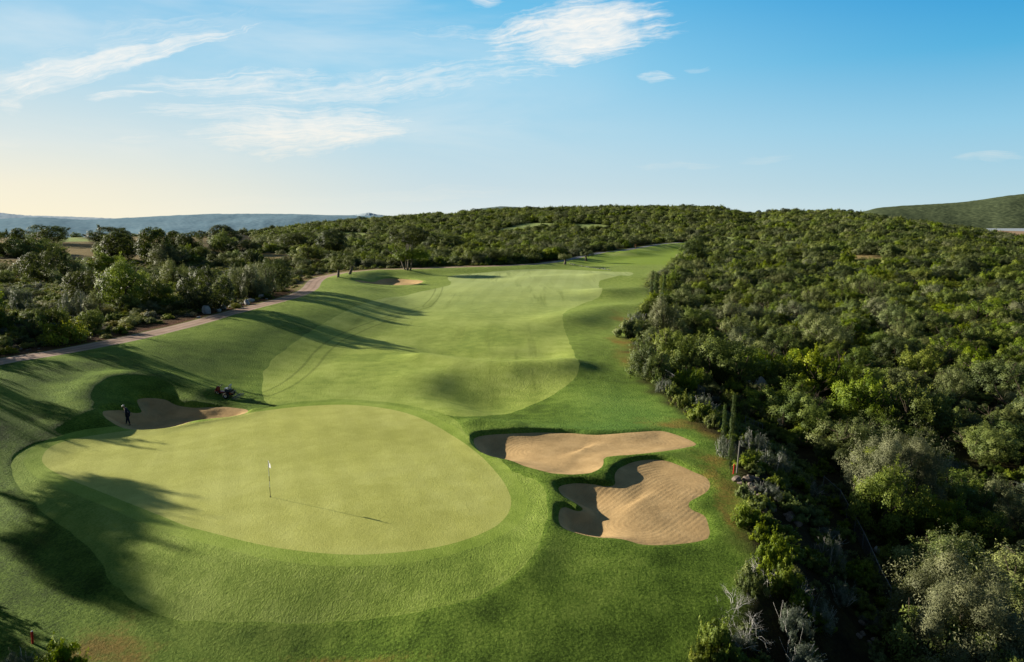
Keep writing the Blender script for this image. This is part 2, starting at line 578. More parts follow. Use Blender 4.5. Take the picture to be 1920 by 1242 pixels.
# ------------------------------------------------------------------ node helpers
class NT:
    def __init__(self, tree):
        self.t = tree; self.n = tree.nodes; self.l = tree.links

    def new(self, typ, **kw):
        n = self.n.new(typ)
        for k, v in kw.items():
            if k == 'inp':
                for kk, vv in v.items():
                    self.set(n, kk, vv)
            else:
                setattr(n, k, v)
        return n

    def set(self, n, k, v):
        s = n.inputs[k]
        if isinstance(v, bpy.types.NodeSocket):
            self.l.new(v, s)
        else:
            s.default_value = v

    def math(self, op, a, b=0.0, c=0.0, clamp=False):
        n = self.new('ShaderNodeMath', operation=op); n.use_clamp = clamp
        self.set(n, 0, a); self.set(n, 1, b)
        if len(n.inputs) > 2:
            self.set(n, 2, c)
        return n.outputs[0]

    def ramp(self, f, stops, interp='LINEAR'):
        n = self.new('ShaderNodeValToRGB')
        n.color_ramp.interpolation = interp
        e = n.color_ramp.elements
        while len(e) < len(stops):
            e.new(.5)
        for el, (p, c) in zip(e, stops):
            el.position = p
            el.color = (*c, 1) if len(c) == 3 else c
        self.set(n, 0, f)
        return n.outputs[0]

    def maprange(self, v, a, b, c=0.0, d=1.0, smoothstep=True):
        n = self.new('ShaderNodeMapRange')
        n.interpolation_type = 'SMOOTHSTEP' if smoothstep else 'LINEAR'
        self.set(n, 0, v); self.set(n, 1, a); self.set(n, 2, b); self.set(n, 3, c); self.set(n, 4, d)
        return n.outputs[0]

    def mix(self, f, a, b, blend='MIX'):
        n = self.new('ShaderNodeMix'); n.data_type = 'RGBA'; n.blend_type = blend
        self.set(n, 0, f); self.set(n, 6, (*a, 1) if isinstance(a, tuple) and len(a) == 3 else a); self.set(n, 7, (*b, 1) if isinstance(b, tuple) and len(b) == 3 else b)
        return n.outputs[2]

    def noise(self, vec, scale, detail=3, rough=.55, dist=0.0, out=0, dims='3D'):
        n = self.new('ShaderNodeTexNoise'); n.noise_dimensions = dims
        self.set(n, 'Vector', vec); self.set(n, 'Scale', scale); self.set(n, 'Detail', detail); self.set(n, 'Roughness', rough); self.set(n, 'Distortion', dist)
        return n.outputs[out]

    def attr(self, name):
        n = self.new('ShaderNodeAttribute'); n.attribute_name = name
        return n

    def mapping(self, vec, scale=(1, 1, 1), rot=(0, 0, 0), loc=(0, 0, 0)):
        n = self.new('ShaderNodeMapping')
        self.set(n, 'Vector', vec); self.set(n, 'Scale', scale); self.set(n, 'Rotation', rot); self.set(n, 'Location', loc)
        return n.outputs[0]


def new_mat(name):
    m = bpy.data.materials.new(name); m.use_nodes = True
    nt = NT(m.node_tree)
    nt.n.clear()
    out = nt.new('ShaderNodeOutputMaterial')
    b = nt.new('ShaderNodeBsdfPrincipled')
    nt.l.new(b.outputs[0], out.inputs[0])
    b.inputs['Specular IOR Level'].default_value = .15
    b.inputs['Roughness'].default_value = .8
    return m, nt, b, out


def bump(nt, b, h, strength, dist, normal=None):
    n = nt.new('ShaderNodeBump')
    nt.set(n, 'Height', h); nt.set(n, 'Strength', strength); nt.set(n, 'Distance', dist)
    if normal is not None:
        nt.set(n, 'Normal', normal)
    if b is not None:
        nt.l.new(n.outputs[0], b.inputs['Normal'])
    return n.outputs[0]


def simple_mat(name, col, rough=.6, metal=0.0, spec=.3, var=.12, scale=20):
    m, nt, b, out = new_mat(name)
    tc = nt.new('ShaderNodeTexCoord').outputs['Object']
    f = nt.noise(tc, scale, 4)
    c = nt.mix(f, tuple(x * (1 - var) for x in col), tuple(min(1, x * (1 + var)) for x in col))
    nt.set(b, 'Base Color', c); nt.set(b, 'Roughness', rough); nt.set(b, 'Metallic', metal); nt.set(b, 'Specular IOR Level', spec)
    return m


G_GAIN = 1.0


def grass_nodes(nt, pos, c1, c2, c3, fine=9.0):
    """Three tone turf: broad patches, hand-wide blotches, blades."""
    a = nt.noise(pos, .09, 3); bq = nt.noise(pos, .7, 3); c = nt.noise(pos, fine, 4, .75)
    f = nt.math('ADD', nt.math('MULTIPLY', a, .5), nt.math('ADD', nt.math('MULTIPLY', bq, .3), nt.math('MULTIPLY', c, .55)))
    return nt.ramp(f, [(.57, c1), (.675, c2), (.79, c3)])


def turf_bsdf(nt, b, col):
    nt.set(b, 'Base Color', col)
    nt.set(b, 'Roughness', .75)
    nt.set(b, 'Specular IOR Level', .04)
    b.inputs['Sheen Weight'].default_value = .0
    b.inputs['Sheen Roughness'].default_value = .5
    b.inputs['Sheen Tint'].default_value = (.8, 1, .45, 1)


def mat_rough():
    m, nt, b, out = new_mat("rough_turf")
    tc = nt.new('ShaderNodeTexCoord').outputs['Object']
    pos = nt.mapping(tc, (1, 1, .3))
    g = grass_nodes(nt, pos, (.058, .105, .013), (.145, .240, .031), (.265, .37, .064), 8.0)
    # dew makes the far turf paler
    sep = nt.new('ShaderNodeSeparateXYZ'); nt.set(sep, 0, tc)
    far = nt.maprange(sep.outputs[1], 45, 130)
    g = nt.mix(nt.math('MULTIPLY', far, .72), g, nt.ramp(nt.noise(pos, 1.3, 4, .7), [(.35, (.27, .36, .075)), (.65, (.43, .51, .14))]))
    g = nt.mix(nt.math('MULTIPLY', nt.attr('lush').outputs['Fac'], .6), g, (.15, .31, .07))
    ft = nt.attr('fartee').outputs['Fac']
    g = nt.mix(nt.math('MULTIPLY', ft, .7), g, (.30, .42, .055))
    g = nt.mix(nt.math('MULTIPLY', nt.attr('tee').outputs['Fac'], .8), g, (.52, .60, .17))
    br = nt.attr('brown').outputs['Fac']
    bn_ = nt.noise(pos, 5.0, 4, .7)
    brm = nt.maprange(nt.math('ADD', br, nt.math('MULTIPLY', nt.math('SUBTRACT', bn_, .5), .9)), .22, .95)
    g = nt.mix(nt.math('MULTIPLY', brm, .85), g, nt.ramp(bn_, [(.3, (.20, .125, .03)), (.7, (.40, .26, .07))]))
    # scrub floor: leaf litter, red soil, straw
    s1 = nt.noise(pos, .8, 5, .65); s2 = nt.noise(pos, 6, 4, .7)
    soil = nt.ramp(nt.math('ADD', nt.math('MULTIPLY', s1, .6), nt.math('MULTIPLY', s2, .4)),
                   [(.34, (.020, .018, .009)), (.48, (.045, .036, .018)), (.60, (.07, .068, .024)), (.74, (.15, .12, .06))])
    soil = nt.mix(nt.math('MULTIPLY', nt.attr('soil').outputs['Fac'], .85), soil, nt.ramp(s2, [(.3, (.07, .033, .018)), (.7, (.19, .085, .045))]))
    straw = nt.ramp(s2, [(.3, (.17, .125, .05)), (.7, (.42, .32, .15))])
    soil = nt.mix(nt.attr('dry').outputs['Fac'], soil, straw)
    soil = nt.mix(nt.attr('mown').outputs['Fac'], soil, (.36, .44, .15))
    farsoil = nt.maprange(sep.outputs[1], 900, 1500)
    soil = nt.mix(farsoil, soil, (.07, .10, .07))
    col = nt.mix(nt.attr('wild').outputs['Fac'], g, soil)
    turf_bsdf(nt, b, col)
    # tufts
    h = nt.math('ADD', nt.math('MULTIPLY', nt.noise(nt.mapping(tc, (1, 1, .2)), 5.5, 4, .6), .6), nt.math('MULTIPLY', nt.noise(tc, 17, 3, .7), .4))
    fade = nt.maprange(sep.outputs[1], 25, 260, 1.0, .25, False)
    bump(nt, b, h, fade, .36)
    return m


def mat_turf(name, cs, fine, bmp, stripes=None, farcol=None, tracks=False):
    m, nt, b, out = new_mat(name)
    tc = nt.new('ShaderNodeTexCoord').outputs['Object']
    pos = nt.mapping(tc, (1, 1, .3))
    g = grass_nodes(nt, pos, *cs, fine)
    sep = nt.new('ShaderNodeSeparateXYZ'); nt.set(sep, 0, tc)
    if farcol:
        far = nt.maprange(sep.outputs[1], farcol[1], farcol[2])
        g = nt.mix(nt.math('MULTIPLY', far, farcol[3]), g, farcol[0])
    if stripes:
        for rot, period, amt in stripes:
            w = nt.new('ShaderNodeTexWave'); w.wave_type = 'BANDS'; w.bands_direction = 'X'; w.wave_profile = 'SIN'
            nt.set(w, 'Vector', nt.mapping(tc, (1, 1, 0), (0, 0, math.radians(rot)))); nt.set(w, 'Scale', .314 / period * 10 / 10 * 1.0)
            nt.set(w, 'Distortion', .6); nt.set(w, 'Detail Scale', .3)
            g = nt.mix(nt.math('MULTIPLY', nt.maprange(w.outputs['Fac'], .3, .7), amt), g, tuple(c * .72 for c in cs[1]))
    if tracks:
        for an in ('track_a', 'track_b'):
            t = nt.math('ABSOLUTE', nt.math('SUBTRACT', nt.math('ABSOLUTE', nt.attr(an).outputs['Fac']), .75))
            k = nt.maprange(t, .06, .26, 1, 0)
            g = nt.mix(nt.math('MULTIPLY', k, .42), g, tuple(c * .5 for c in cs[0]))
        # dark streaks where the dew has been brushed off
        w = nt.noise(nt.mapping(tc, (.55, .035, 0)), 1.0, 4, .6)
        sp_ = nt.noise(nt.mapping(tc, (.05, .02, 0)), 1.0, 2)
        k = nt.math('MULTIPLY', nt.maprange(w, .50, .66), nt.maprange(sp_, .42, .58))
        g = nt.mix(nt.math('MULTIPLY', k, .38), g, tuple(c * .6 for c in cs[0]))
    turf_bsdf(nt, b, g)
    h = nt.math('ADD', nt.math('MULTIPLY', nt.noise(tc, fine * .35, 3, .6), .5), nt.math('MULTIPLY', nt.noise(tc, fine * 1.4, 3, .7), .5))
    fade = nt.maprange(sep.outputs[1], 25, 200, 1.0, .3, False)
    bump(nt, b, h, fade, bmp)
    return m


def mat_sand(name, rake):
    m, nt, b, out = new_mat(name)
    tc = nt.new('ShaderNodeTexCoord').outputs['Object']
    n1 = nt.noise(tc, .9, 4); n2 = nt.noise(tc, 14, 4, .7)
    f = nt.math('ADD', nt.math('MULTIPLY', n1, .6), nt.math('MULTIPLY', n2, .4))
    c = nt.ramp(f, [(.35, (.47, .315, .15)), (.55, (.60, .41, .20)), (.72, (.70, .49, .255))])
    r = nt.attr('rake').outputs['Fac']
    wob = nt.math('ADD', r, nt.math('MULTIPLY', n1, .22))
    s = nt.math('SINE', nt.math('MULTIPLY', wob, 2 * math.pi / rake))
    gate = nt.maprange(nt.noise(tc, .5, 2), .30, .62, .25, 1)
    s = nt.math('MULTIPLY', s, gate)
    c = nt.mix(nt.math('MULTIPLY', nt.maprange(s, .2, 1), .13), c, (.40, .25, .115))
    nt.set(b, 'Base Color', c); nt.set(b, 'Roughness', .95); nt.set(b, 'Specular IOR Level', .08)
    h = nt.math('ADD', nt.math('MULTIPLY', s, .07), nt.math('ADD', nt.math('MULTIPLY', nt.noise(tc, 3, 4, .65), .7), nt.math('MULTIPLY', n2, .25)))
    bump(nt, b, h, .7, .05)
    return m


def mat_path():
    m, nt, b, out = new_mat("path_surface")
    tc = nt.new('ShaderNodeTexCoord').outputs['Object']
    sep = nt.new('ShaderNodeSeparateXYZ'); nt.set(sep, 0, tc)
    f = nt.math('ADD', nt.math('MULTIPLY', nt.noise(tc, .5, 4), .6), nt.math('MULTIPLY', nt.noise(tc, 9, 4, .7), .4))
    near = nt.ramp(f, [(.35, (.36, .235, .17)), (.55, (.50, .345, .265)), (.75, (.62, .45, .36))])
    far = nt.ramp(f, [(.35, (.22, .23, .26)), (.7, (.36, .38, .43))])  # bluish tone paints the sky's reflection on the distant path
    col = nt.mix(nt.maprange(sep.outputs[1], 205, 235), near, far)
    sd = nt.math('ABSOLUTE', nt.attr('side').outputs['Fac'])
    wob = nt.math('ADD', sd, nt.math('MULTIPLY', nt.math('SUBTRACT', nt.noise(tc, 1.2, 4, .7), .5), .5))
    col = nt.mix(nt.math('MULTIPLY', nt.maprange(nt.math('ABSOLUTE', nt.math('SUBTRACT', wob, .62)), .30, .08), .35), col, (.17, .10, .075))
    col = nt.mix(nt.math('MULTIPLY', nt.maprange(wob, 1.0, 1.32), .6), col, (.46, .35, .27))
    nt.set(b, 'Base Color', col)
    bump(nt, b, nt.noise(tc, 18, 3, .7), .5, .03)
    return m


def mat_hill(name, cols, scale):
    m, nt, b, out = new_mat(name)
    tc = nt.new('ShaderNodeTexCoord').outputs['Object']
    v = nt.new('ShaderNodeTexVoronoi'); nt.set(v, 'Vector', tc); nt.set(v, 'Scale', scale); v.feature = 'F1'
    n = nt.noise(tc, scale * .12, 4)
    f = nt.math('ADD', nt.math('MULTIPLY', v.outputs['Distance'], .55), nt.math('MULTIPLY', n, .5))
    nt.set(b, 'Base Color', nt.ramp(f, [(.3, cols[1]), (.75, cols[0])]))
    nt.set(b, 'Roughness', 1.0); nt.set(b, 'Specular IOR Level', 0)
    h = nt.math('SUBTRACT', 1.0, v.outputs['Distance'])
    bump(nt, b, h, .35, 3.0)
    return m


# ------------------------------------------------------------------ ground sheets
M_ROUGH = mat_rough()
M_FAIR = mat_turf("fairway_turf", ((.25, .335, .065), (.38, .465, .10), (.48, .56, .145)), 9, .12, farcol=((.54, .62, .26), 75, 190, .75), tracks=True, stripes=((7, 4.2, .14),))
M_APRON = mat_turf("apron_turf", ((.165, .25, .04), (.26, .355, .062), (.36, .45, .105)), 9, .15)
M_COLLAR = mat_turf("collar_turf", ((.22, .315, .048), (.31, .415, .072), (.40, .50, .11)), 10, .06)
M_GREEN = mat_turf("green_turf", ((.45, .465, .115), (.55, .565, .155), (.635, .65, .21)), 12, .04, stripes=((-22, 2.2, .16), (68, 2.6, .10)))
M_PATH = mat_path()

ATTR = dict(wild=wild, soil=SOIL_BAND, dry=dry, mown=mown, brown=brown, lush=lush, tee=tee, fartee=fartee)
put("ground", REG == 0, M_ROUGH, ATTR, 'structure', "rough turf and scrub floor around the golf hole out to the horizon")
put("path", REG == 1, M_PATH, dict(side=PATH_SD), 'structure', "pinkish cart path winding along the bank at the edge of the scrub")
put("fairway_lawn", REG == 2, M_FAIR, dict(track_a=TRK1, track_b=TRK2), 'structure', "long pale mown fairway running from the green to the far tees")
put("apron_lawn", REG == 3, M_APRON, None, 'structure', "smooth mown apron wrapping around the putting green")
put("collar_lawn", REG == 4, M_COLLAR, None, 'structure', "narrow bright collar of turf ringing the putting green")
put("green_lawn", REG == 5, M_GREEN, None, 'structure', "yellowish putting green with the flagstick standing in it")
for i, (k, lab) in enumerate((('A', "shaded sand bunker with a person raking inside a grassy horseshoe bank"), ('B', "long upper sand bunker right of the putting green, beyond the rounder one"),
                              ('C', "rounded sand bunker with spiral rake marks, nearest to the viewer"), ('D', "small distant sand bunker beside two stout olive trees near the path"))):
    poly = BUNK[k]
    if k == 'C':
        a, b_ = on_ground(1190, 975)[:2], on_ground(1285, 915)[:2]
        rk, _ = poly_dist(CV, np.array([a, b_]))
    elif k == 'B':
        rk, _ = poly_dist(CV, np.array([on_ground(1000, 835)[:2], on_ground(1215, 825)[:2]]))
    else:
        rk = -sdf(CV, poly, 3); rk = np.clip(rk, -5, 50)
    put("sand_bunker", REG == 6 + i, mat_sand("bunker_sand", .32 if k != 'D' else .8), dict(rake=rk), None, lab, "bunker")

# ------------------------------------------------------------------ far hills
def hill(name, prof, dist, depth, base, mat, label, seed):
    """prof: (photo px, skyline py) pairs turned into heights at that distance."""
    px = np.array([p[0] for p in prof], float); py = np.array([p[1] for p in prof], float)
    n = 220; m = 14
    u = np.linspace(px[0], px[-1], n)
    top = np.interp(u, px, py)
    k = np.ones(9) / 9
    top = np.convolve(np.pad(top, 4, mode='edge'), k, 'valid')
    V = []
    for j in range(m):
        t = j / (m - 1)
        y = dist - depth * (1 - t)
        for i in range(n):
            d = ray(u[i], top[i])
            x = d[0] / d[1] * y
            zt = CAM_Z + d[2] / d[1] * dist
            prof_k = math.sin(t * math.pi / 2) ** 1.3
            z = base + (zt - base) * prof_k + fbm(np.array([x / 320]), np.array([y / 320]), seed, 4)[0] * (zt - base) * .22 * (1 - t ** 3) + fbm(np.array([x / 25]), np.array([y / 25]), seed + 5, 3)[0] * dist * .0007
            V.append((x, y, z))
    F = [(j * n + i, j * n + i + 1, (j + 1) * n + i + 1, (j + 1) * n + i) for j in range(m - 1) for i in range(n - 1)]
    nb = len(V)
    for i in range(n):           # far side
        x, y, z = V[(m - 1) * n + i]
        V.append((x * 1.15, y * 1.15, base))
    F += [((m - 1) * n + i, (m - 1) * n + i + 1, nb + i + 1, nb + i) for i in range(n - 1)]
    me = bpy.data.meshes.new(name); me.from_pydata(V, [], F); me.update()
    me.polygons.foreach_set("use_smooth", np.ones(len(me.polygons), bool))
    me.materials.append(mat)
    o = bpy.data.objects.new(name, me); COL.objects.link(o)
    o["kind"] = 'structure'; o["label"] = label
    return o


hill("hill", [(-400, 395), (0, 399), (45, 404), (110, 406), (170, 408), (212, 410), (260, 411), (330, 416)], 6500, 1800, -90, mat_hill("haze_far", ((.50, .60, .70), (.45, .56, .67)), .02), "palest and farthest blue hill on the left skyline", 4)  # aerial haze is put into the base colour of the haze hills
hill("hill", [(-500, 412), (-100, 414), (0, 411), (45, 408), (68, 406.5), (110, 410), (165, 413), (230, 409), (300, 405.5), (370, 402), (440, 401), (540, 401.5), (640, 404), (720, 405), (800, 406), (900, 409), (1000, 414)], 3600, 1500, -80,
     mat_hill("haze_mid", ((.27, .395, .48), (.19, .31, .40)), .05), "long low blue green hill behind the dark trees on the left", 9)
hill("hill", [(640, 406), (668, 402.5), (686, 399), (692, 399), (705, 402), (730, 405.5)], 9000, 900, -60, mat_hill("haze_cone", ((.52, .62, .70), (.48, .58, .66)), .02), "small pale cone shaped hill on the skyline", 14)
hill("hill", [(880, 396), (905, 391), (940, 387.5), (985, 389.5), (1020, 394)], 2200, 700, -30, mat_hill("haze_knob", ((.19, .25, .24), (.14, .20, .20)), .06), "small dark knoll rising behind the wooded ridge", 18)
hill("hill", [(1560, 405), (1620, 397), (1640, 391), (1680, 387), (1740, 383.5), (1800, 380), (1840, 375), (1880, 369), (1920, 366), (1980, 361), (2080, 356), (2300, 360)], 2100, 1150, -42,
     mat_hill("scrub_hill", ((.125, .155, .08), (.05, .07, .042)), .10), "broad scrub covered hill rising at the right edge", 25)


# low ground seen past the end of the scrub at the right edge
def far_field(pts, dist, mat, lab):
    me = bpy.data.meshes.new("field")
    V = []
    for px, py in pts:
        d = ray(px, py); t = dist[1] / d[1] if py < pts[0][1] - 2 else dist[0] / d[1]
        V.append((d[0] * t, d[1] * t, CAM_Z + d[2] * t))
    me.from_pydata(V, [], [tuple(range(len(V)))]); me.update(); me.materials.append(mat)
    o = bpy.data.objects.new("field", me); COL.objects.link(o); o["kind"] = 'structure'; o["label"] = lab


far_field([(1835, 447), (2100, 447), (2100, 434), (1925, 434), (1868, 432.5)], (640, 700), simple_mat("orange_earth", (.50, .33, .20), .9, var=.25, scale=.05), "strip of bare orange earth beyond the scrub at the right edge")
far_field([(1840, 434.5), (2100, 434.5), (2100, 428.5), (1850, 428.5)], (702, 900), simple_mat("grey_field", (.42, .47, .52), .8, var=.1, scale=.02), "thin grey strip of ground below the scrub covered hill")

# ------------------------------------------------------------------ sky, clouds, sun
world = bpy.data.worlds.new("World")
scene.world = world
world.use_nodes = True
wt = NT(world.node_tree)
wt.n.clear()
w_out = wt.new('ShaderNodeOutputWorld')
bg = wt.new('ShaderNodeBackground')
wt.l.new(bg.outputs[0], w_out.inputs[0])
sky = wt.new('ShaderNodeTexSky')
sky.sky_type = 'NISHITA'
sky.sun_disc = False
sky.sun_elevation = SUN_EL
sky.sun_rotation = -SUN_AZ
sky.altitude = 50
sky.air_density = 1.0
sky.dust_density = .6
sky.ozone_density = 2.0
SKY_STRENGTH = .05
# graded daylight: the physical sky, veiled by pale haze low down and deep blue overhead
tcw = wt.new('ShaderNodeTexCoord').outputs['Generated']
sepw = wt.new('ShaderNodeSeparateXYZ'); wt.set(sepw, 0, tcw)
dx, dy, dz_ = sepw.outputs[0], sepw.outputs[1], sepw.outputs[2]
elev = wt.math('MULTIPLY', wt.math('ARCSINE', dz_), 180 / math.pi)
azim = wt.math('MULTIPLY', wt.math('ARCTAN2', dx, dy), 180 / math.pi)
e01 = wt.math('DIVIDE', elev, 90.0, clamp=True)


def lin(r, g, b):
    f = lambda c: (c / 255 / 12.92) if c / 255 <= .04045 else ((c / 255 + .055) / 1.055) ** 2.4
    return (f(r), f(g), f(b))


def dim(c, k):
    return tuple(x * k for x in c)


UP = [(20 / 90, dim(lin(70, 150, 205), .45)), (28 / 90, (.026, .06, .11)), (1.0, (.013, .03, .055))]  # unseen sky overhead, and behind the view, dimmed to cut fill light
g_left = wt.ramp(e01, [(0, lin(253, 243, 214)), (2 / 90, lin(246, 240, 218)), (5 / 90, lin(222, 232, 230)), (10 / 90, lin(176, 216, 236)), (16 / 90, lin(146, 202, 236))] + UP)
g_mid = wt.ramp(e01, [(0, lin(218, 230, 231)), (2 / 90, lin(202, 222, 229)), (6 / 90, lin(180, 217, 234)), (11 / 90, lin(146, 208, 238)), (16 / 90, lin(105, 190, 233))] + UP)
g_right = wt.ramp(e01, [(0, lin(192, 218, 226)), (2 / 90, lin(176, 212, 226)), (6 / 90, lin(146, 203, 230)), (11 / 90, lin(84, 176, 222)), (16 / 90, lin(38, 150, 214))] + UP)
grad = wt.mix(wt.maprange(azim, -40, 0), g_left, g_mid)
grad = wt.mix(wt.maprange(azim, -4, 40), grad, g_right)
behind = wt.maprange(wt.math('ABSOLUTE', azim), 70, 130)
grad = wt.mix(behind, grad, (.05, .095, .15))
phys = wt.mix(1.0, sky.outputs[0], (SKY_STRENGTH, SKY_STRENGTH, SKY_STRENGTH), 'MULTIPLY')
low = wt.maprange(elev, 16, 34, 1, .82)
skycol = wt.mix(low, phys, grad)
# below the horizon: dull ground tone
skycol = wt.mix(wt.maprange(elev, -2.0, -.3), (.05, .06, .05), skycol)

# cirrus: streaks laid along bearings and heights, broken up by stretched noise
WARP = wt.new('ShaderNodeCombineXYZ'); wt.set(WARP, 0, azim); wt.set(WARP, 1, elev)
ae = WARP.outputs[0]
warp_n = wt.noise(wt.mapping(ae, (.10, .22, 1)), 1.0, 4, .6, 0, 1)
wsep = wt.new('ShaderNodeSeparateXYZ'); wt.set(wsep, 0, warp_n)
wa = wt.math('ADD', azim, wt.math('MULTIPLY', wt.math('SUBTRACT', wsep.outputs[0], .5), 5.5))
we = wt.math('ADD', elev, wt.math('MULTIPLY', wt.math('SUBTRACT', wsep.outputs[1], .5), 2.6))


def sky_at(px, py):
    d = ray(px, py)
    return math.degrees(math.atan2(d[0], d[1])), math.degrees(math.atan2(d[2], math.hypot(d[0], d[1])))


def streak(p0, p1, half, dens, soft=1.0, fib=.9, seed=0.0, taper=.55):
    half *= 1.25
    """One cirrus streak between two surveyed sky points; half = half width in degrees."""
    (a0, e0), (a1, e1) = sky_at(*p0), sky_at(*p1)
    ca, ce = (a0 + a1) / 2, (e0 + e1) / 2
    L = math.hypot(a1 - a0, e1 - e0) / 2
    th = math.atan2(e1 - e0, a1 - a0)
    u_ = wt.math('SUBTRACT', wa, ca); v_ = wt.math('SUBTRACT', we, ce)
    c, s = math.cos(th), math.sin(th)
    ul = wt.math('ADD', wt.math('MULTIPLY', u_, c / L), wt.math('MULTIPLY', v_, s / L))
    vl = wt.math('ADD', wt.math('MULTIPLY', u_, -s / half), wt.math('MULTIPLY', v_, c / half))
    # widen towards the far end
    vl = wt.math('DIVIDE', vl, wt.math('ADD', 1.0, wt.math('MULTIPLY', ul, taper)))
    r2 = wt.math('ADD', wt.math('MULTIPLY', ul, ul), wt.math('MULTIPLY', vl, vl))
    body = wt.maprange(r2, 0.0, 1.5, 1.0, 0.0)
    cv = wt.new('ShaderNodeCombineXYZ'); wt.set(cv, 0, wt.math('MULTIPLY', ul, L * .13)); wt.set(cv, 1, wt.math('MULTIPLY', vl, 1.5 + half * 1.3)); wt.set(cv, 2, seed)
    fibre = wt.noise(cv.outputs[0], 1.0, 8, .66, 1.1)
    puff = wt.noise(wt.mapping(ae, (.55, 1.1, 1), loc=(seed * 3, seed, 0)), 1.0, 7, .66, .5)
    k = wt.math('ADD', wt.math('MULTIPLY', fibre, .66), wt.math('MULTIPLY', puff, .34))
    thr = wt.math('SUBTRACT', .69, wt.math('MULTIPLY', body, .28 + .14 * (1.2 - fib)))
    t = wt.math('DIVIDE', wt.math('SUBTRACT', k, thr), .42 * soft)
    t = wt.math('MINIMUM', wt.math('MAXIMUM', t, 0.0), 1.0)
    v = wt.math('MULTIPLY', wt.math('POWER', t, 1.15), dens)
    return wt.math('MULTIPLY', v, wt.maprange(r2, .5, 1.9, 1.0, 0.0))


ST = [((820, 92), (1330, 22), 2.0, 1.0, .75, .55, 1.0, .0), ((960, 78), (1230, 30), 1.7, .9, .8, .4, 9.3, .1), ((690, 46), (1000, 56), .7, .6, 1.2, .6, 2.1, .3),
      ((560, 12), (-190, 195), .85, 1.0, .9, .35, 3.7, .85), ((560, -10), (-60, 140), 1.2, .5, 1.2, .5, 21.7, .5), ((210, 158), (660, 142), .95, .95, 1.0, .55, 4.4, .2), ((360, 192), (1120, 108), 1.35, .9, 1.05, .55, 5.9, .1),
      ((300, 268), (850, 222), 1.7, 1.0, .9, .5, 6.6, -.2), ((400, 246), (800, 246), 1.0, 1.0, .9, .45, 7.2, 0), ((240, 216), (600, 206), .7, .85, 1.1, .6, 8.1, 0), ((130, 181), (330, 176), .32, 1.0, 1.0, .5, 8.8, 0),
      ((560, 378), (1010, 350), .6, .30, 1.3, .6, 10.2, .2), ((-20, 186), (50, 194), .5, .6, 1.0, .5, 11.0, 0), ((1195, 142), (1285, 138), .38, .75, 1.0, .45, 12.4, 0), ((1290, 124), (1345, 118), .22, .35, 1.0, .5, 12.9, 0),
      ((1780, 300), (1930, 296), .32, .45, 1.1, .5, 13.5, .3), ((1190, 315), (1360, 312), .35, .28, 1.2, .5, 14.2, 0), ((1360, 304), (1510, 292), .3, .25, 1.2, .5, 14.9, 0), ((870, -6), (950, 4), .5, .7, 1.0, .4, 15.5, 0),
      ((200, 268), (300, 258), .35, .4, 1.1, .5, 16.4, 0), ((880, 234), (1010, 226), .3, .25, 1.1, .5, 17.7, 0), ((-20, 268), (60, 264), .3, .4, 1.2, .5, 18.3, 0), ((-40, 392), (700, 374), .5, .25, 1.3, .6, 19.9, 0)]
cl = None
for a_ in ST:
    s_ = streak(*a_)
    cl = s_ if cl is None else wt.math('ADD', cl, wt.math('MULTIPLY', s_, wt.math('SUBTRACT', 1.0, cl)))
veil_n = wt.noise(wt.mapping(ae, (.035, .16, 1), (1, 1, 1)), 1.0, 5, .6, .5)
veil = wt.math('MULTIPLY', wt.maprange(veil_n, .42, .75, 0, .32), wt.math('MULTIPLY', wt.maprange(azim, 16, -14, 0, 1), wt.maprange(elev, 1.5, 6, 0, 1)))
cl = wt.math('MAXIMUM', cl, veil)
cl = wt.math('MULTIPLY', cl, wt.maprange(dy, .1, .3, 0, 1))
ccol = wt.mix(wt.maprange(elev, 1, 9), lin(250, 242, 224), lin(252, 250, 244))
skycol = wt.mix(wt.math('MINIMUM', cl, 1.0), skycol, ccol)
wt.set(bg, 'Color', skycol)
wt.set(bg, 'Strength', 1.0)

sun = bpy.data.lights.new("sun", 'SUN')
sun.energy = 9.0
sun.angle = math.radians(.5)
sun.color = (1.0, .91, .74)
suno = bpy.data.objects.new("sun", sun)
suno.location = (-60, 30, 60)
suno.rotation_euler = Vector(SUN_DIR).to_track_quat('Z', 'Y').to_euler()
COL.objects.link(suno)

# ------------------------------------------------------------------ foliage
def leaf_mat(name, stops, trans=.28, hue=.03, val=.35, rough=.62):
    """stops: dark, mid, light leaf colours; every plant gets its own shift, every leaf its own tone with shade painted in."""
    m, nt, b, out = new_mat(name)
    tone = nt.attr('tone').outputs['Fac']
    oi = nt.new('ShaderNodeObjectInfo')
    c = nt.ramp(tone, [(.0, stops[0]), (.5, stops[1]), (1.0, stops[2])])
    hs = nt.new('ShaderNodeHueSaturation')
    r = oi.outputs['Random']
    r2 = nt.math('FRACT', nt.math('MULTIPLY', r, 17.31))
    r3 = nt.math('FRACT', nt.math('MULTIPLY', r, 91.7))
    nt.set(hs, 'Hue', nt.math('ADD', .5 - hue, nt.math('MULTIPLY', r, 2 * hue)))
    nt.set(hs, 'Saturation', nt.math('ADD', .75, nt.math('MULTIPLY', r3, .45)))
    nt.set(hs, 'Value', nt.math('ADD', 1 - val * .5, nt.math('MULTIPLY', r2, val)))
    nt.set(hs, 'Color', c)
    nt.set(b, 'Base Color', hs.outputs[0]); nt.set(b, 'Roughness', rough); nt.set(b, 'Specular IOR Level', .25)
    tr = nt.new('ShaderNodeBsdfTranslucent')
    nt.set(tr, 'Color', nt.mix(.5, hs.outputs[0], (.25, .32, .02), 'SCREEN'))
    mx = nt.new('ShaderNodeMixShader')
    nt.set(mx, 0, trans)
    nt.l.new(b.outputs[0], mx.inputs[1]); nt.l.new(tr.outputs[0], mx.inputs[2])
    nt.l.new(mx.outputs[0], out.inputs[0])
    return m


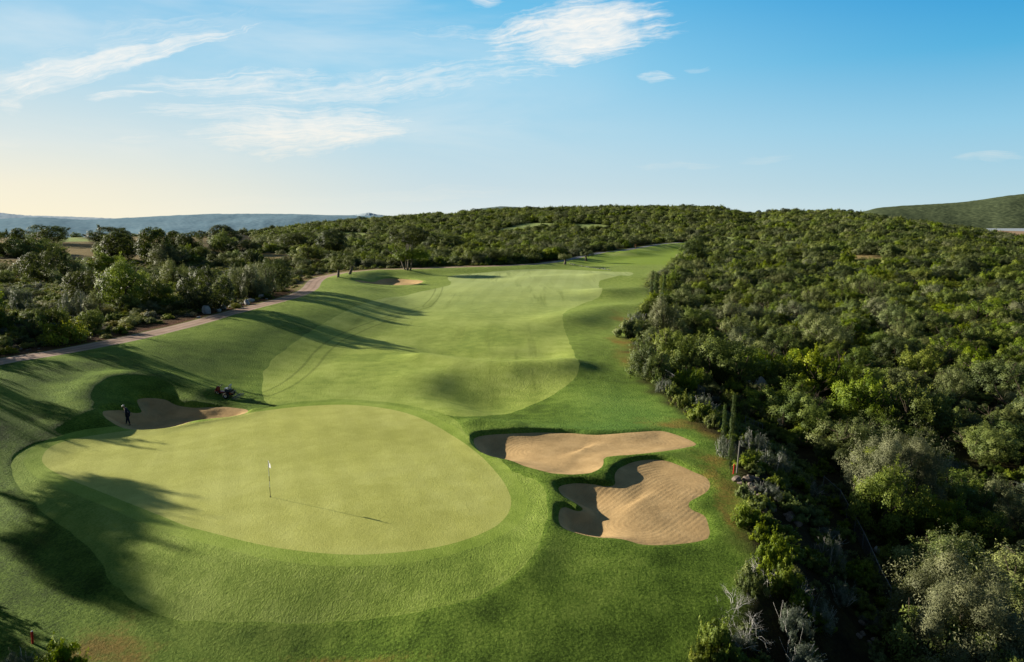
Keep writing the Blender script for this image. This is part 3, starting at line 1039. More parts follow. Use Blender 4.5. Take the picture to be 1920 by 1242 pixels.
def quads_mesh(name, C, N, U, sx, sy, tone, mat, shade_n, fold=.0):
    """One small leaf-shaped face (a diamond-ish quad) per point."""
    n = len(C)
    Wv = np.cross(N, U)
    Wv /= np.linalg.norm(Wv, axis=1)[:, None] + 1e-9
    U2 = np.cross(Wv, N)
    sx = sx[:, None]; sy = sy[:, None]
    V = np.empty((n, 4, 3))
    V[:, 0] = C - U2 * sy
    V[:, 1] = C - Wv * sx - U2 * sy * .1
    V[:, 2] = C + U2 * sy
    V[:, 3] = C + Wv * sx - U2 * sy * .1
    me = bpy.data.meshes.new(name)
    me.vertices.add(n * 4); me.vertices.foreach_set("co", V.ravel())
    me.loops.add(n * 4); me.loops.foreach_set("vertex_index", np.arange(n * 4, dtype=np.int32))
    me.polygons.add(n); me.polygons.foreach_set("loop_start", np.arange(0, n * 4, 4, dtype=np.int32))
    me.update(calc_edges=True)
    a = me.attributes.new('tone', 'FLOAT', 'POINT'); a.data.foreach_set("value", np.repeat(tone, 4).astype(np.float32))
    me.materials.append(mat)
    me.polygons.foreach_set("use_smooth", np.ones(n, bool))
    sn = np.repeat(shade_n, 4, axis=0)
    me.normals_split_custom_set_from_vertices([tuple(v) for v in sn])
    return me


def unit(v):
    return v / (np.linalg.norm(v, axis=-1, keepdims=True) + 1e-9)


def crown_mesh(name, mat, seed, R=2.0, Ht=2.6, z0=.2, clumps=46, cr=(.38, .62), leaf=.11, n=14000, shape='dome', aspect=.62, upright=0.0, flat=1.0, ragged=.25, spray=0, lobes=3, norm_mix=.8):
    """Foliage of a shrub or a tree: leaves on many overlapping clumps around a lobed outline."""
    r = np.random.default_rng(seed)
    # outline of a few big lobes
    lob = []
    for i in range(lobes):
        a = r.uniform(0, 2 * np.pi)
        q = r.uniform(.25, .55) * R if lobes > 1 else 0
        lob.append((q * math.cos(a), q * math.sin(a), r.uniform(.75, 1.0) * Ht, r.uniform(.55, .75) * R if lobes > 1 else R))
    lob = np.array(lob)
    C = []; K = []
    tries = 0
    while len(C) < clumps and tries < 8000:
        tries += 1
        L = lob[r.integers(len(lob))]
        th = r.uniform(0, 2 * np.pi)
        u = r.uniform(-.25, 1.0) if shape == 'dome' else r.uniform(-.95, 1)
        s = math.sqrt(max(0, 1 - u * u))
        rad = r.uniform(.78, 1.0)
        if shape == 'dome':
            c = np.array([L[0] + s * math.cos(th) * L[3] * rad, L[1] + s * math.sin(th) * L[3] * rad, z0 + max(.0, u) * (L[2] - z0) * rad + (.15 * Ht if u < 0 else 0)])
        elif shape == 'ball':
            hz = (L[2] - z0) * .5
            c = np.array([L[0] + s * math.cos(th) * L[3] * rad, L[1] + s * math.sin(th) * L[3] * rad, z0 + hz + u * hz * rad])
        elif shape == 'column':
            k = r.uniform(0, 1)
            w = R * (1 - k ** 2.2) ** .8 * (.55 + .45 * min(1, k / .12))
            c = np.array([math.cos(th) * w * .6 * rad, math.sin(th) * w * .6 * rad, z0 + k * (Ht - z0)])
        rr = r.uniform(*cr) * (R / 2.0 if shape != 'column' else 1.0)
        if C and np.min(np.linalg.norm(np.array(C) - c, axis=1) / rr) < .35:
            continue
        C.append(c); K.append(rr)
    C = np.array(C); K = np.array(K)
    w = K ** 2; w = w / w.sum()
    ci = r.choice(len(C), n, p=w)
    v = unit(r.normal(size=(n, 3)))
    v[:, 2] = np.abs(v[:, 2]) * np.where(r.random(n) < .8, 1, -1)
    v = unit(v)
    rad = K[ci] * (1 + ragged * np.clip(r.normal(size=n), -1.6, 2.2) * .5) * (r.random(n) ** .18)
    P = C[ci] + v * rad[:, None] * np.array([1, 1, flat])
    if shape == 'column':
        P[:, 2] += np.abs(r.normal(size=n)) * .12
    if spray:
        # shoots that leave the outline
        m = max(1, n // 9)
        ns = spray
        si = r.integers(0, len(C), ns)
        sd = unit(C[si] - np.array([0, 0, Ht * .15]) + r.normal(size=(ns, 3)) * .4 * R)
        sd[:, 2] = np.abs(sd[:, 2]) + .45 + upright; sd = unit(sd)
        pick = r.integers(0, ns, m); tt = r.random(m)
        ln = r.uniform(.22, .5, ns) * R * .8
        P[:m] = C[si[pick]] + sd[pick] * (K[si[pick]] * .8 + tt * ln[pick])[:, None] + r.normal(size=(m, 3)) * .035 * R
        v[:m] = unit(v[:m] + sd[pick])
    P[:, 2] = np.maximum(P[:, 2], .02)
    depth = np.linalg.norm((P - np.array([0, 0, z0])) / np.array([R, R, Ht]), axis=1)
    # buried leaves are dropped: keep those outside the hearts of other clumps
    keep = np.ones(n, bool)
    for k in range(len(C)):
        d = np.linalg.norm((P - C[k]), axis=1)
        keep &= ~((d < K[k] * .55) & (ci != k))
    P, v, ci, depth = P[keep], v[keep], ci[keep], depth[keep]
    n = len(P)
    out_n = unit(v * .95 + unit(P - np.array([0, 0, Ht * .25])) * .5)
    leafn = unit(out_n * .9 + r.normal(size=(n, 3)) * .42)
    U = unit(r.normal(size=(n, 3)) + np.array([0, 0, upright * 1.5]) + v * .6)
    s = leaf * r.uniform(.65, 1.35, n)
    ctone = r.normal(size=len(C)) * .13
    tone = np.clip(.42 + ctone[ci] + r.normal(size=n) * .09 + v[:, 2] * .14 + (depth - .85) * .5 + (P[:, 2] / Ht - .5) * .12, 0, 1)  # occlusion shade painted in: darker inside and under clumps, lighter on top
    shade = unit(out_n * norm_mix + leafn * (1 - norm_mix))
    return quads_mesh(name, P, leafn, U, s * aspect * .5, s * .62, tone, mat, shade)


def tube(V, F, p0, p1, r0, r1, sides=6):
    p0, p1 = np.array(p0, float), np.array(p1, float)
    ax = unit(p1 - p0)
    h = np.array([1, 0, 0]) if abs(ax[0]) < .8 else np.array([0, 1, 0])
    a = unit(np.cross(ax, h)); b = np.cross(ax, a)
    o = len(V)
    for p, rr in ((p0, r0), (p1, r1)):
        for i in range(sides):
            t = 2 * math.pi * i / sides
            V.append(tuple(p + (a * math.cos(t) + b * math.sin(t)) * rr))
    for i in range(sides):
        j = (i + 1) % sides
        F.append((o + i, o + j, o + sides + j, o + sides + i))
    V.append(tuple(p1)); 
    for i in range(sides):
        F.append((o + sides + i, o + sides + (i + 1) % sides, len(V) - 1))


def branch(V, F, p, d, L, r0, r, depth, spread=.6, kids=3, wob=.18, tips=None, up=.15):
    p = np.array(p, float); d = unit(np.array(d, float))
    segs = 3
    q = p.copy(); rr = r0
    for s in range(segs):
        d = unit(d + r.normal(size=3) * wob + np.array([0, 0, up * .4]))
        nq = q + d * L / segs
        nr = rr * .82
        tube(V, F, q, nq, rr, nr, 5 if depth > 0 else 4)
        q = nq; rr = nr
    if depth > 0:
        for k in range(kids):
            nd = unit(d + r.normal(size=3) * spread + np.array([0, 0, up]))
            branch(V, F, q, nd, L * r.uniform(.6, .85), rr * .75, r, depth - 1, spread, kids, wob, tips, up)
    elif tips is not None:
        tips.append(q)


def mesh_from(name, V, F, mat, smooth_=True):
    me = bpy.data.meshes.new(name); me.from_pydata([tuple(v) for v in V], [], F); me.update()
    if smooth_:
        me.polygons.foreach_set("use_smooth", np.ones(len(me.polygons), bool))
    me.materials.append(mat)
    return me


def stems_mesh(name, mat, seed, h, spread, n=5, r0=.09, depth=1):
    r = np.random.default_rng(seed); V = []; F = []
    for i in range(n):
        a = r.uniform(0, 2 * np.pi)
        branch(V, F, (math.cos(a) * .04, math.sin(a) * .04, -.5), (math.cos(a) * spread, math.sin(a) * spread, 1), h + .5, r0 * r.uniform(.7, 1.2), r, depth)
    return mesh_from(name, V, F, mat)


def trunk_mesh(name, mat, seed, h, r0, lean=.1, kids=4, depth=2, L=None, spread=.7):
    r = np.random.default_rng(seed); V = []; F = []
    q = np.array([0, 0, -.6]); rr = r0 * 1.25
    d = unit(np.array([r.normal() * lean, r.normal() * lean, 1]))
    for s in range(4):
        nq = q + d * (h + .6) / 4
        nr = r0 * (1.0 - .09 * s) * r.uniform(.92, 1.06)
        tube(V, F, q, nq, rr, nr, 9)
        q = nq; rr = nr; d = unit(d + r.normal(size=3) * lean)
    for k in range(kids):
        a = 2 * math.pi * (k + r.uniform(0, .6)) / kids
        branch(V, F, q - np.array([0, 0, .1]), (math.cos(a) * spread, math.sin(a) * spread, 1), (L or h * .7), rr * .55, r, depth, .5, 2)
    return mesh_from(name, V, F, mat)


M_BARK = simple_mat("bark", (.075, .058, .042), .9, spec=.1, var=.4, scale=9)
M_BARK_OLIVE = simple_mat("bark_olive", (.17, .15, .125), .9, spec=.1, var=.45, scale=7)
M_TWIG = simple_mat("dead_twig", (.55, .53, .49), .9, spec=.1, var=.3, scale=14)
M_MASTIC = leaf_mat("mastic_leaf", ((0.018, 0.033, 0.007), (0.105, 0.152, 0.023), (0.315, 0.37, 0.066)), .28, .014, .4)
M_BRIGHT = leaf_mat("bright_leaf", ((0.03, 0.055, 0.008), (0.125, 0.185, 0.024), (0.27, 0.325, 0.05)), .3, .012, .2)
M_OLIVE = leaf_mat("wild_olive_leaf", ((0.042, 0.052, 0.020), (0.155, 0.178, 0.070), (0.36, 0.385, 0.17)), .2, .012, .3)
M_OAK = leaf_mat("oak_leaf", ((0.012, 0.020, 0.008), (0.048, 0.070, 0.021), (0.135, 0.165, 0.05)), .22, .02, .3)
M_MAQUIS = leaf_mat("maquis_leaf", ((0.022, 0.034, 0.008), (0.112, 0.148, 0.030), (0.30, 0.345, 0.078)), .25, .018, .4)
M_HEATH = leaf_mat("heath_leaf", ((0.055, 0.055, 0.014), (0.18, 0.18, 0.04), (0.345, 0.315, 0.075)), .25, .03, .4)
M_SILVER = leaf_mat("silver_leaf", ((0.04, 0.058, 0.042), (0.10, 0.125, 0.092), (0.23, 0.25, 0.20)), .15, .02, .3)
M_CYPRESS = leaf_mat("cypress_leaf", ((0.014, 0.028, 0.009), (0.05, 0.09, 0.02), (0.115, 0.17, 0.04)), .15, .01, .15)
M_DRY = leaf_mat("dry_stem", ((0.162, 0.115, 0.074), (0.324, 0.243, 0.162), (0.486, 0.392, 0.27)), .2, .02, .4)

PROTO = {}


def protos(kind, mat, variants, stems=None):
    L = []
    for i, kw in enumerate(variants):
        me = crown_mesh(kind + "_foliage", mat, 100 + len(PROTO) * 31 + i * 7, **kw)
        st = stems_mesh(kind + "_stems", M_BARK, 900 + i + len(PROTO) * 13, kw['Ht'] * .55, .8) if stems is None else stems(i, kw)
        L.append((me, st, kw['R'], kw['Ht']))
    PROTO[kind] = L


protos('mastic_shrub', M_MASTIC, [dict(R=2.1, Ht=2.5, clumps=60, cr=(.34, .62), n=17000, leaf=.11, spray=20, ragged=.14), dict(R=2.2, Ht=2.8, clumps=66, cr=(.34, .6), n=18000, leaf=.11, lobes=4, spray=20, ragged=.14),
                                  dict(R=1.9, Ht=2.3, clumps=52, cr=(.34, .6), n=15000, leaf=.105, lobes=2, spray=20, ragged=.12), dict(R=2.3, Ht=2.3, clumps=66, cr=(.32, .6), n=18000, leaf=.115, lobes=5, spray=30, ragged=.16)])
protos('maquis_shrub', M_MAQUIS, [dict(R=1.9, Ht=2.3, clumps=48, n=13000, leaf=.10, spray=40, ragged=.25), dict(R=2.1, Ht=2.1, clumps=54, n=14000, leaf=.10, lobes=4, spray=50, ragged=.28),
                                  dict(R=1.7, Ht=2.4, clumps=44, n=13000, leaf=.10, lobes=2, spray=40, ragged=.25)])
protos('wild_olive', M_OLIVE, [dict(R=2.1, Ht=3.1, clumps=56, n=17000, leaf=.12, aspect=.38, spray=120, upright=.4, ragged=.4, lobes=4), dict(R=2.0, Ht=2.7, clumps=50, n=15000, leaf=.12, aspect=.38, spray=100, upright=.4, ragged=.4, lobes=3),
                               dict(R=2.4, Ht=3.3, clumps=64, n=18000, leaf=.12, aspect=.38, spray=130, upright=.4, ragged=.4, lobes=5)])
protos('big_olive', M_OLIVE, [dict(R=3.3, Ht=4.6, clumps=120, cr=(.28, .42), n=140000, leaf=.078, aspect=.38, spray=300, upright=.5, ragged=.17, lobes=6), dict(R=3.0, Ht=4.6, clumps=100, cr=(.28, .42), n=120000, leaf=.078, aspect=.38, spray=260, upright=.5, ragged=.17, lobes=5)],
       lambda i, kw: trunk_mesh('wild_olive_trunk', M_BARK_OLIVE, 350 + i, 1.4, .25, kids=5, L=1.0))
oakstem = lambda i, kw: trunk_mesh("holm_oak_trunk", M_BARK, 300 + i, kw['Ht'] * .30, .22, kids=4, L=kw['Ht'] * .16)
protos('holm_oak', M_OAK, [dict(R=2.7, Ht=4.4, z0=.15, clumps=110, n=24000, leaf=.115, cr=(.28, .5), spray=8, ragged=.12, lobes=1, shape='ball'), dict(R=2.6, Ht=4.0, z0=.1, clumps=110, n=23000, leaf=.115, cr=(.28, .5), lobes=2, spray=8, ragged=.12, shape='ball'),
                           dict(R=3.0, Ht=4.2, z0=.1, clumps=130, n=26000, leaf=.115, cr=(.26, .48), lobes=3, spray=8, ragged=.12, shape='ball')], oakstem)
protos('bright_shrub', M_BRIGHT, [dict(R=1.9, Ht=2.5, z0=.15, clumps=60, n=16000, leaf=.10, spray=20, ragged=.15, shape='ball'), dict(R=2.0, Ht=2.8, z0=.15, clumps=64, n=17000, leaf=.10, lobes=4, spray=25, ragged=.15, shape='ball')])
protos('heath_cushion', M_HEATH, [dict(R=1.0, Ht=.65, z0=.05, clumps=30, n=4200, leaf=.09, cr=(.4, .7), spray=50, lobes=4), dict(R=1.1, Ht=.8, z0=.05, clumps=30, n=4400, leaf=.09, cr=(.4, .7), spray=50, lobes=5)],
       lambda i, kw: stems_mesh("heath_stems", M_BARK, 40 + i, .3, 1.2, 4, .04, 0))
protos('silver_bush', M_SILVER, [dict(R=.95, Ht=1.0, z0=.1, clumps=34, n=6500, leaf=.075, aspect=.3, cr=(.3, .5), spray=90, upright=.7, lobes=3), dict(R=1.1, Ht=.95, z0=.1, clumps=36, n=6800, leaf=.075, aspect=.3, cr=(.3, .5), spray=100, upright=.6, lobes=4)],
       lambda i, kw: stems_mesh("silver_stems", M_TWIG, 60 + i, .5, .9, 7, .03, 1))
protos('rock_rose', M_MASTIC, [dict(R=.95, Ht=1.0, z0=.1, clumps=40, n=6000, leaf=.085, cr=(.32, .5), lobes=3, spray=30), dict(R=1.1, Ht=.9, z0=.1, clumps=44, n=6400, leaf=.085, cr=(.32, .5), lobes=4, spray=30)],
       lambda i, kw: stems_mesh("rose_stems", M_BARK, 70 + i, .45, .9, 5, .03, 0))


def dead_mesh(seed, h=1.3):
    r = np.random.default_rng(seed); V = []; F = []
    for i in range(9):
        a = r.uniform(0, 2 * np.pi)
        branch(V, F, (math.cos(a) * .1, math.sin(a) * .1, -.2), (math.cos(a) * .8, math.sin(a) * .8, .9), h * .42, .028, r, 3, .55, 3, .25, None, .05)
    return mesh_from("dead_shrub_branches", V, F, M_TWIG)


DEAD = [dead_mesh(5), dead_mesh(8)]


# ------------------------------------------------------------------ planting
TAKEN = []


def prop(o, label=None, cat=None, group=None):
    if label: o["label"] = label
    if cat: o["category"] = cat
    if group: o["group"] = group


def link(name, me, parent=None):
    o = bpy.data.objects.new(name, me); COL.objects.link(o)
    if parent is not None: o.parent = parent
    return o


def empty(name, loc, rz=0.0, sc=(1, 1, 1), label=None, cat=None, group=None):
    o = bpy.data.objects.new(name, None); COL.objects.link(o)
    o.empty_display_size = .3
    o.location = loc; o.rotation_euler = (0, 0, rz); o.scale = sc
    prop(o, label, cat, group)
    return o


def ground_z(x, y):
    return float(height(np.array([[x, y]]))[0])


def plant(kind, x, y, R=None, Ht=None, label=None, cat=None, group=None, variant=None, z=None, rz=None, name=None):
    L = PROTO[kind]
    i = random.randrange(len(L)) if variant is None else variant % len(L)
    me, st, r0, h0_ = L[i]
    sx = (R or r0 * random.uniform(.8, 1.15)) / r0
    sz = (Ht / h0_) if Ht else sx * random.uniform(.85, 1.1)
    z = ground_z(x, y) if z is None else z
    e = empty(name or dict(big_olive='wild_olive').get(kind, kind), (x, y, z - .05), rz if rz is not None else random.uniform(0, 6.28), (sx, sx * random.uniform(.92, 1.08), sz), label, cat, group)
    link("crown" if kind in ('holm_oak', 'wild_olive', 'big_olive') else "foliage", me, e)
    if st is not None:
        link("trunk" if kind in ('holm_oak', 'wild_olive', 'big_olive') else "stems", st, e)
    TAKEN.append((x, y, sx * r0))
    return e


def plant_px(kind, px, py_base, w_px, top=None, **kw):
    """A plant surveyed in the photograph: middle and foot, width and top in photo pixels."""
    g = on_ground(px, py_base)
    zd = g[1] * CP - (g[2] - CAM_Z) * SP
    R = w_px * .5 / FOC * zd
    Ht = None
    if top is not None:
        d = ray(px, top); t = math.hypot(g[0], g[1]) / math.hypot(d[0], d[1])
        Ht = max(.4, CAM_Z + d[2] * t - g[2])
    return plant(kind, g[0], g[1], R, Ht, z=g[2], **kw)

# ------------------------------------------------------------------ special trees
def to_px(x, y, z):
    zd = y * CP - (z - CAM_Z) * SP
    up = y * SP + (z - CAM_Z) * CP
    return 960 + x / zd * FOC, 621 - up / zd * FOC, zd


def px_size(px, py, w_px, top=None):
    g = on_ground(px, py)
    zd = g[1] * CP - (g[2] - CAM_Z) * SP
    R = w_px * .5 / FOC * zd
    Ht = None
    if top is not None:
        d = ray(px, top); t = math.hypot(g[0], g[1]) / math.hypot(d[0], d[1])
        Ht = max(.3, CAM_Z + d[2] * t - g[2])
    return g, R, Ht


def make_tree(name, loc, crown_me, trunk_me, label, cat="tree", group=None, sc=(1, 1, 1), rz=None):
    e = empty(name, loc, rz if rz is not None else random.uniform(0, 6.28), sc, label, cat, group)
    link("crown", crown_me, e); link("trunk", trunk_me, e)
    return e


# stone pines just outside the left edge: their long shadows lie across the green
PINE_CROWN = [crown_mesh("pine_crown", M_OAK, 501 + i, R=3.1, Ht=8.8, z0=5.5, clumps=56, cr=(.40, .58), n=26000, leaf=.17, aspect=.5, shape='dome', lobes=3, spray=150, upright=.3) for i in range(2)]
PINE_TRUNK = [trunk_mesh("pine_trunk", M_BARK, 511 + i, 6.0, .21, .05, 6, 2, 2.0, 1.0) for i in range(2)]
for i, (x, y, w, s, lab) in enumerate([(-57, 52.0, 1.0, .92, "tall pine beyond the left edge whose trunk shadow reaches the green"), (-57, 48.3, .62, .88, "slim pine beyond the left edge shading the front of the green"),
                                       (-63, 42.6, .75, .90, "pine beyond the lower left corner shading the turf")]):
    make_tree("pine_tree", (x, y, ground_z(x, y)), PINE_CROWN[i % 2], PINE_TRUNK[i % 2], lab, group="pines beyond the left edge", sc=(w, w, s), rz=i * 1.3)
for i, (x, y, R, Ht, lab) in enumerate([(-66, 78, 4.4, 8.0, "tallest holm oak beyond the left edge shading the bank above the machine"), (-63, 70.5, 4.0, 5.9, "wide holm oak beyond the left edge shading the bank"),
                                        (-71, 87, 4.0, 7.6, "holm oak beyond the left edge, farthest along the path"), (-62, 63.5, 3.2, 5.6, "small holm oak beyond the left edge next to the path")]):
    plant('mastic_shrub', x, y, R, Ht, lab, "tree", "oaks beyond the left edge", i, name="holm_oak")

# pruned olives on thick trunks beside the path
OLIVE_BALL = [crown_mesh("olive_crown", M_OLIVE, 530 + i, R=1.9, Ht=4.9, z0=1.9, clumps=44, n=12000, leaf=.13, aspect=.4, shape='ball', lobes=2 if i else 1, spray=60, ragged=.3, upright=.3) for i in range(2)]
OLIVE_TRUNK = [trunk_mesh("olive_trunk", M_BARK_OLIVE, 540 + i, 2.0, .42, .10, 4, 1, 1.2, .9) for i in range(2)]
for i, (px, by, w, top, lab) in enumerate([(634, 520, 24, 486, "round pruned olive on a thick trunk at the path bend, front of the pair"), (655, 514.5, 27, 481, "round pruned olive behind its twin near the far left bunker"),
                                           (1059, 496, 23, 472, "round dark olive on a squat trunk at the near end of the stone row"), (1100, 489.5, 22, 469, "olive with a leaning pale trunk on the tee bank")]):
    g, R, Ht = px_size(px, by, w, top)
    make_tree("olive_tree", (g[0], g[1], g[2]), OLIVE_BALL[i % 2], OLIVE_TRUNK[i % 2], lab, group="pruned olive trees by the path", sc=(R / 1.9, R / 1.9, Ht / 4.9))

plant('mastic_shrub', -32.5, 31.0, 2.6, 3.4, 'dense shrub beyond the lower left corner shading the red stake', 'shrub')

# many-stemmed umbrella tree
g, R, Ht = px_size(765, 507, 64, 461)
UMB_C = crown_mesh("umbrella_crown", M_MASTIC, 555, R=3.4, Ht=6.3, z0=3.0, clumps=80, n=18000, leaf=.17, lobes=6, cr=(.34, .5), spray=30)
rr_ = np.random.default_rng(77); V_, F_ = [], []
for a in (0, 1.9, 3.4, 4.9):
    branch(V_, F_, (math.cos(a) * .35, math.sin(a) * .35, -.5), (math.cos(a) * .35, math.sin(a) * .35, 1), 4.2, .2, rr_, 1, .4, 3, .1)
make_tree("umbrella_tree", (g[0], g[1], g[2]), UMB_C, mesh_from("umbrella_trunk", V_, F_, M_BARK_OLIVE), "flat topped tree on several bare stems behind the far left bunker", sc=(R / 3.4, R / 3.4, Ht / 6.3))

# cypresses
CYP = [crown_mesh("cypress_crown", M_CYPRESS, 570 + i, R=.55, Ht=5.0, z0=.15, clumps=70, cr=(.16, .28), n=9000, leaf=.085, aspect=.35, shape='column', ragged=.5, upright=1.2) for i in range(2)]
CYP_T = trunk_mesh("cypress_trunk", M_BARK, 575, 1.2, .07, .02, 2, 0, .5, .2)
for i, (px, by, w, top, lab) in enumerate([(1356, 828, 9, 760, "thin cypress standing behind the taller one by the red stake"), (1369, 880, 10.5, 741, "tall narrow cypress directly behind the red stake"),
                                           (1222, 560, 10, 510, "distant dark cypress, first of a pair at the fairway edge"), (1230, 563, 11, 514, "distant dark cypress, second of the pair, nearer the scrub"), (1244.5, 560, 8, 525, "smallest distant cypress right of the cypress pair")]):
    g, R, Ht = px_size(px, by, w, top)
    k = R / .42
    make_tree("cypress", (g[0], g[1], g[2]), CYP[i % 2], CYP_T, lab, "cypress", "narrow cypresses at the edge of the scrub", sc=(k, k, Ht / 5.1))
    TAKEN.append((g[0], g[1], .8))

# ------------------------------------------------------------------ surveyed plants
LEFT = [
    ('holm_oak', 8, 480, 46, 427, "dark oak cut by the left edge on the plateau"), ('holm_oak', 30, 472, 42, 426, "dark rounded oak second from the left edge"), ('holm_oak', 88, 458, 64, 423, "wide dark oak with a domed top on the left plateau"),
    ('maquis_shrub', 70, 480, 74, 445, "low spreading grey green thicket in front of the domed oak"), ('holm_oak', 86, 532, 82, 461, "big oak with a sunlit left side above the straw clearing"), ('holm_oak', 206, 458, 70, 420, "flat crowned oak rising behind the large twin oaks"),
    ('holm_oak', 213, 492, 88, 433, "large dark oak right of the straw clearing"), ('holm_oak', 274, 497, 84, 424, "large dark oak with tiered crown against the blue hill"), ('holm_oak', 325, 467, 40, 431, "small oak in the gap between tiered oak and wide oak"),
    ('holm_oak', 357, 472, 46, 436, "round oak left of the wide skyline oak"), ('holm_oak', 402, 468, 78, 420, "wide dark oak high on the skyline left of centre"), ('bright_shrub', 417, 476, 46, 438, "round mid green tree below the wide skyline oak"),
    ('wild_olive', 321, 500, 72, 455, "pale grey green domed tree in front of the tiered oak"), ('maquis_shrub', 140, 532, 64, 490, "tangled shrub below the big oak with the sunlit side"), ('mastic_shrub', 200, 512, 78, 478, "spreading green shrub behind the bright carob"),
    ('holm_oak', 155, 562, 72, 508, "leafy dark green tree left of the bright carob"), ('bright_shrub', 232, 577, 94, 494, "bright yellow green carob tree lit by the sun"), ('wild_olive', 322, 538, 52, 490, "pale wild olive above the roadside oak"),
    ('holm_oak', 390, 583, 90, 491, "dark dense roadside oak above the big white rock"), ('wild_olive', 441, 556, 50, 500, "slender pale olive beside the path, left one"), ('wild_olive', 472, 558, 50, 499, "small olive at the path between two others"),
    ('wild_olive', 494, 553, 48, 496, "olive closest to the path bend"), ('holm_oak', 513, 548, 64, 484, "dark oak at the inside of the path bend"), ('silver_bush', 140, 592, 46, 548, "grey green bush among yellow cushions left of the path"),
    ('silver_bush', 36, 588, 48, 543, "grey bush near the left edge on the cushion slope"), ('maquis_shrub', 8, 532, 26, 506, "small grey bush at the left edge below the straw field"), ('bright_shrub', 177, 619, 38, 582, "dark green round bush close to the path"),
    ('heath_cushion', 126, 642, 72, 608, "yellow green cushion shrub next to the path, widest one"), ('mastic_shrub', 68, 634, 46, 594, "dark shrub at the path on the left"), ('bright_shrub', 10, 655, 34, 630, "bright low bush at the left edge beside the path"),
    ('mastic_shrub', 0, 620, 40, 575, "dark shrub cut by the left edge above the path"), ('maquis_shrub', 100, 615, 44, 578, "mixed shrub above the widest yellow cushion"), ('holm_oak', 620, 472, 82, 428, "broad dark oak mass at the start of the wooded plain"),
    ('holm_oak', 765, 468, 92, 427, "broad dark tree mound in the middle of the wooded plain"), ('holm_oak', 832, 473, 78, 436, "flat dark tree mound right of the broad one"), ('holm_oak', 560, 466, 60, 436, "dark tree left of the broad oak mass"),
    ('wild_olive', 275, 565, 60, 520, "pale shrub behind the bright carob on its right"), ('mastic_shrub', 300, 575, 56, 535, "dark shrub between the bright carob and the roadside oak"), ('maquis_shrub', 420, 560, 44, 525, "dark scrub beside the roadside oak"),
    ('holm_oak', 545, 462, 50, 440, "small dark oak before the pale clearing"), ('holm_oak', 455, 478, 60, 448, "low oak at the edge of the yellow clearing"), ('mastic_shrub', 590, 490, 56, 462, "green shrub mound behind the path bend"),
]
for k_, px, by, w, top, lab in LEFT:
    plant_px(k_, px, by, w, top, label=lab, cat="tree" if k_ in ('holm_oak', 'wild_olive', 'big_olive') else "shrub")

